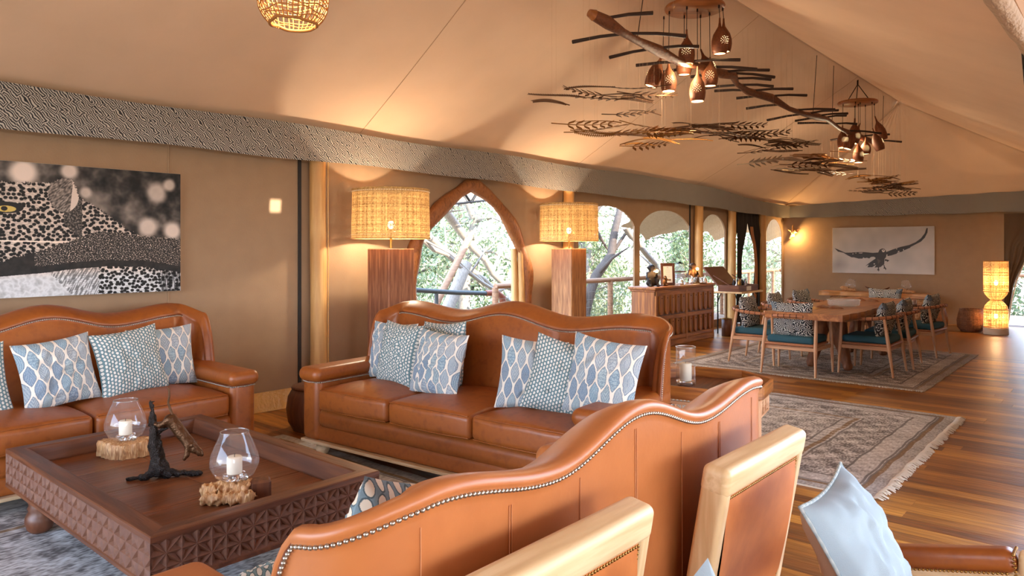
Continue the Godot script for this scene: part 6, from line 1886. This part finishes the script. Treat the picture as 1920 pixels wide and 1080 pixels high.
			for r in 3:
				for i in 4 + r * 4:
					var a = TAU * i / (4 + r * 4) + r
					var da = (0.16 + 0.19 * r) * cos(a); var dy = (0.013 + 0.0155 * r) * sin(a)
					var yy = -h * 0.68 + dy
					var rr = 0.0755 - 0.006 * pow(dy / 0.045, 2.0)
					dots.ball(o + tilt * Vector3(cos(a0 + da) * rr, yy, sin(a0 + da) * rr), Vector3.ONE * 0.0027, 4)
			obj("bored_holes", dots, gl, pod)
			if q == spots[k][0] or q == spots[k][1] or q == spots[k][3]:
				omni(o + tilt * Vector3(0, -h - 0.03, 0), Color(1.0, 0.90, 0.75), 0.25, 0.03, ch)
	# metal palm fronds on threads
	var var_meshes := []
	for v in 5:
		var b := Bd.new()
		var l = 0.36 + 0.07 * v
		var wav = func(s): return Vector3((s - 0.5) * l, 0.022 * sin(s * 3.0 + v) + 0.02 * s, 0.03 * sin(s * 2.2 + v * 2.0))
		var pp := []
		for i in 9: pp.append(wav.call(i / 8.0))
		b.tube(pp, [0.005, 0.005, 0.0045, 0.004, 0.004, 0.0035, 0.003, 0.003, 0.002], 5)
		b.flat()
		var nl = 24 if v < 3 else 8
		for i in range(2, nl):
			var s = i / float(nl)
			var p = wav.call(s); var d = (wav.call(minf(1.0, s + 0.02)) - wav.call(s - 0.02)).normalized()
			for sd in [1, -1]:
				var ln = (0.062 if v < 3 else 0.12) * (1.0 - 0.7 * absf(s - 0.35))
				var out = (d * 0.75 + Vector3(0, 0.25 * sd, sd * 0.8)).normalized()
				var w = d * (0.0105 if v < 3 else 0.022)
				b.quad(p, p + out * ln * 0.45 + w, p + out * ln, p + out * ln * 0.45 - w)
		var_meshes.append(b.done())
	var thread = Bd.new().tube([Vector3(0, 0, 0), Vector3(0, 1, 0)], 0.0006, 4, false).done()
	var zones = [ # centre x, y, spread x, spread y, z, count, metal, tone
		[5.05, 2.78, 0.25, 0.03, 2.50, 2, 0, "bronze frond hanging apart at the left of the metal frond flock"],
		[5.45, 2.58, 0.45, 0.05, 2.50, 6, 1, "gold frond in the low left tail of the metal frond flock"],
		[6.15, 2.93, 0.55, 0.08, 2.45, 6, 2, "dark leafy frond at the upper left of the metal frond flock"],
		[6.35, 2.56, 0.5, 0.04, 2.55, 7, 1, "gold frond below the nearer gourd lights"],
		[7.9, 2.82, 0.75, 0.07, 2.55, 16, 0, "bronze frond in the dense middle of the metal frond flock"],
		[8.9, 2.80, 0.7, 0.06, 2.65, 10, 2, "dark frond in the dense middle of the metal frond flock"],
		[9.3, 2.62, 0.9, 0.05, 2.6, 6, 3, "silver frond below the dense middle of the metal frond flock"],
		[10.4, 2.60, 0.9, 0.05, 2.75, 10, 0, "bronze frond in the lower right of the metal frond flock"],
		[11.2, 2.85, 0.7, 0.10, 2.7, 6, 1, "thin gold frond left of the farther gourd lights"],
		[12.6, 2.58, 0.8, 0.06, 3.0, 9, 1, "gold frond under the farther gourd lights"],
		[12.9, 2.45, 0.8, 0.05, 3.0, 10, 2, "dark frond at the far end of the metal frond flock"]]
	for q in zones:
		for i in int(q[5] * 1.5):
			var x = q[0] + rng.randf_range(-1, 1) * q[2]
			var z = q[4] + rng.randf_range(-0.3, 0.3)
			var y = q[1] + rng.randf_range(-1, 1) * q[3]
			var o = thing("metal_frond", q[7], "ornament", Vector3(x, y, z), FACE + rng.randf_range(-0.6, 0.6) + (PI if rng.randf() < 0.3 else 0.0), q[7].replace("frond ", "fronds "))
			var fr = obj("frond", var_meshes[rng.randi() % 5], [M.gold_dark, M.gold, M.bronze, M.silver][q[6]], o)
			fr.rotation = Vector3(rng.randf_range(-0.5, 0.5), 0, rng.randf_range(-0.12, 0.12))
			var th = obj("thread", thread, M.thread, o)
			th.scale = Vector3(1, minf(y_left(x, minf(z, 2.9)), 4.02) - y - 0.01, 1)

func _ready():
	rng.seed = 7
	ready_lights()
	materials()
	M.drift_frame = bump(tri(mat(ntex(0.02, [C(92, 50, 24), C(158, 98, 52), C(120, 68, 34)], 4, 95), 0.5), Vector3(5, 1.5, 5)), htex(0.04, 3, 96), 0.4)
	M.curtain_grey = bump(tri(mat(C(92, 72, 54), 0.9), Vector3.ONE * 3), htex(0.2, 2, 70), 0.1)
	M.iron_grey = mat(C(66, 66, 64), 0.7, 0.2)
	M.walnut_tray = wood(C(128, 74, 40), C(98, 54, 28), 0, 0.35, 0.8, 97)
	M.slab_post = wood(C(186, 132, 80), C(138, 88, 50), 1, 0.6, 1.4, 101)
	M.gold_slab = wood(C(214, 156, 86), C(164, 104, 48), 2, 0.4, 0.7, 111)
	M.glass_thick = mat(Color(0.9, 0.93, 0.92, 0.22), 0.05)
	M.glass_thick.transparency = BaseMaterial3D.TRANSPARENCY_ALPHA
	M.glass_thick.metallic_specular = 0.9
	M.cream = mat(C(226, 206, 170), 0.8)
	M.trunk_leg = bump(tri(mat(ntex(0.02, [C(150, 92, 54), C(104, 58, 32)], 4, 102), 0.5), Vector3(4, 1.5, 4)), htex(0.03, 3, 103), 0.3)
	M.runner = mat(C(206, 158, 74), 0.6)
	M.leather_brown = bump(tri(mat(C(92, 52, 34), 0.55), Vector3.ONE * 3), htex(0.12, 3, 13, 256, FastNoiseLite.TYPE_CELLULAR), 0.03)
	shell()
	poles()
	outside()
	lounge()
	drum_lamp("drum lamp on a square wooden block beside the wooden tent pole", Vector3(4.62, 0, 0.50), 0)
	drum_lamp("drum lamp on a square wooden block right of the bent wood arch", Vector3(7.63, 0, 0.47), 1)
	dining()
	bar()
	far_wall()
	hung()
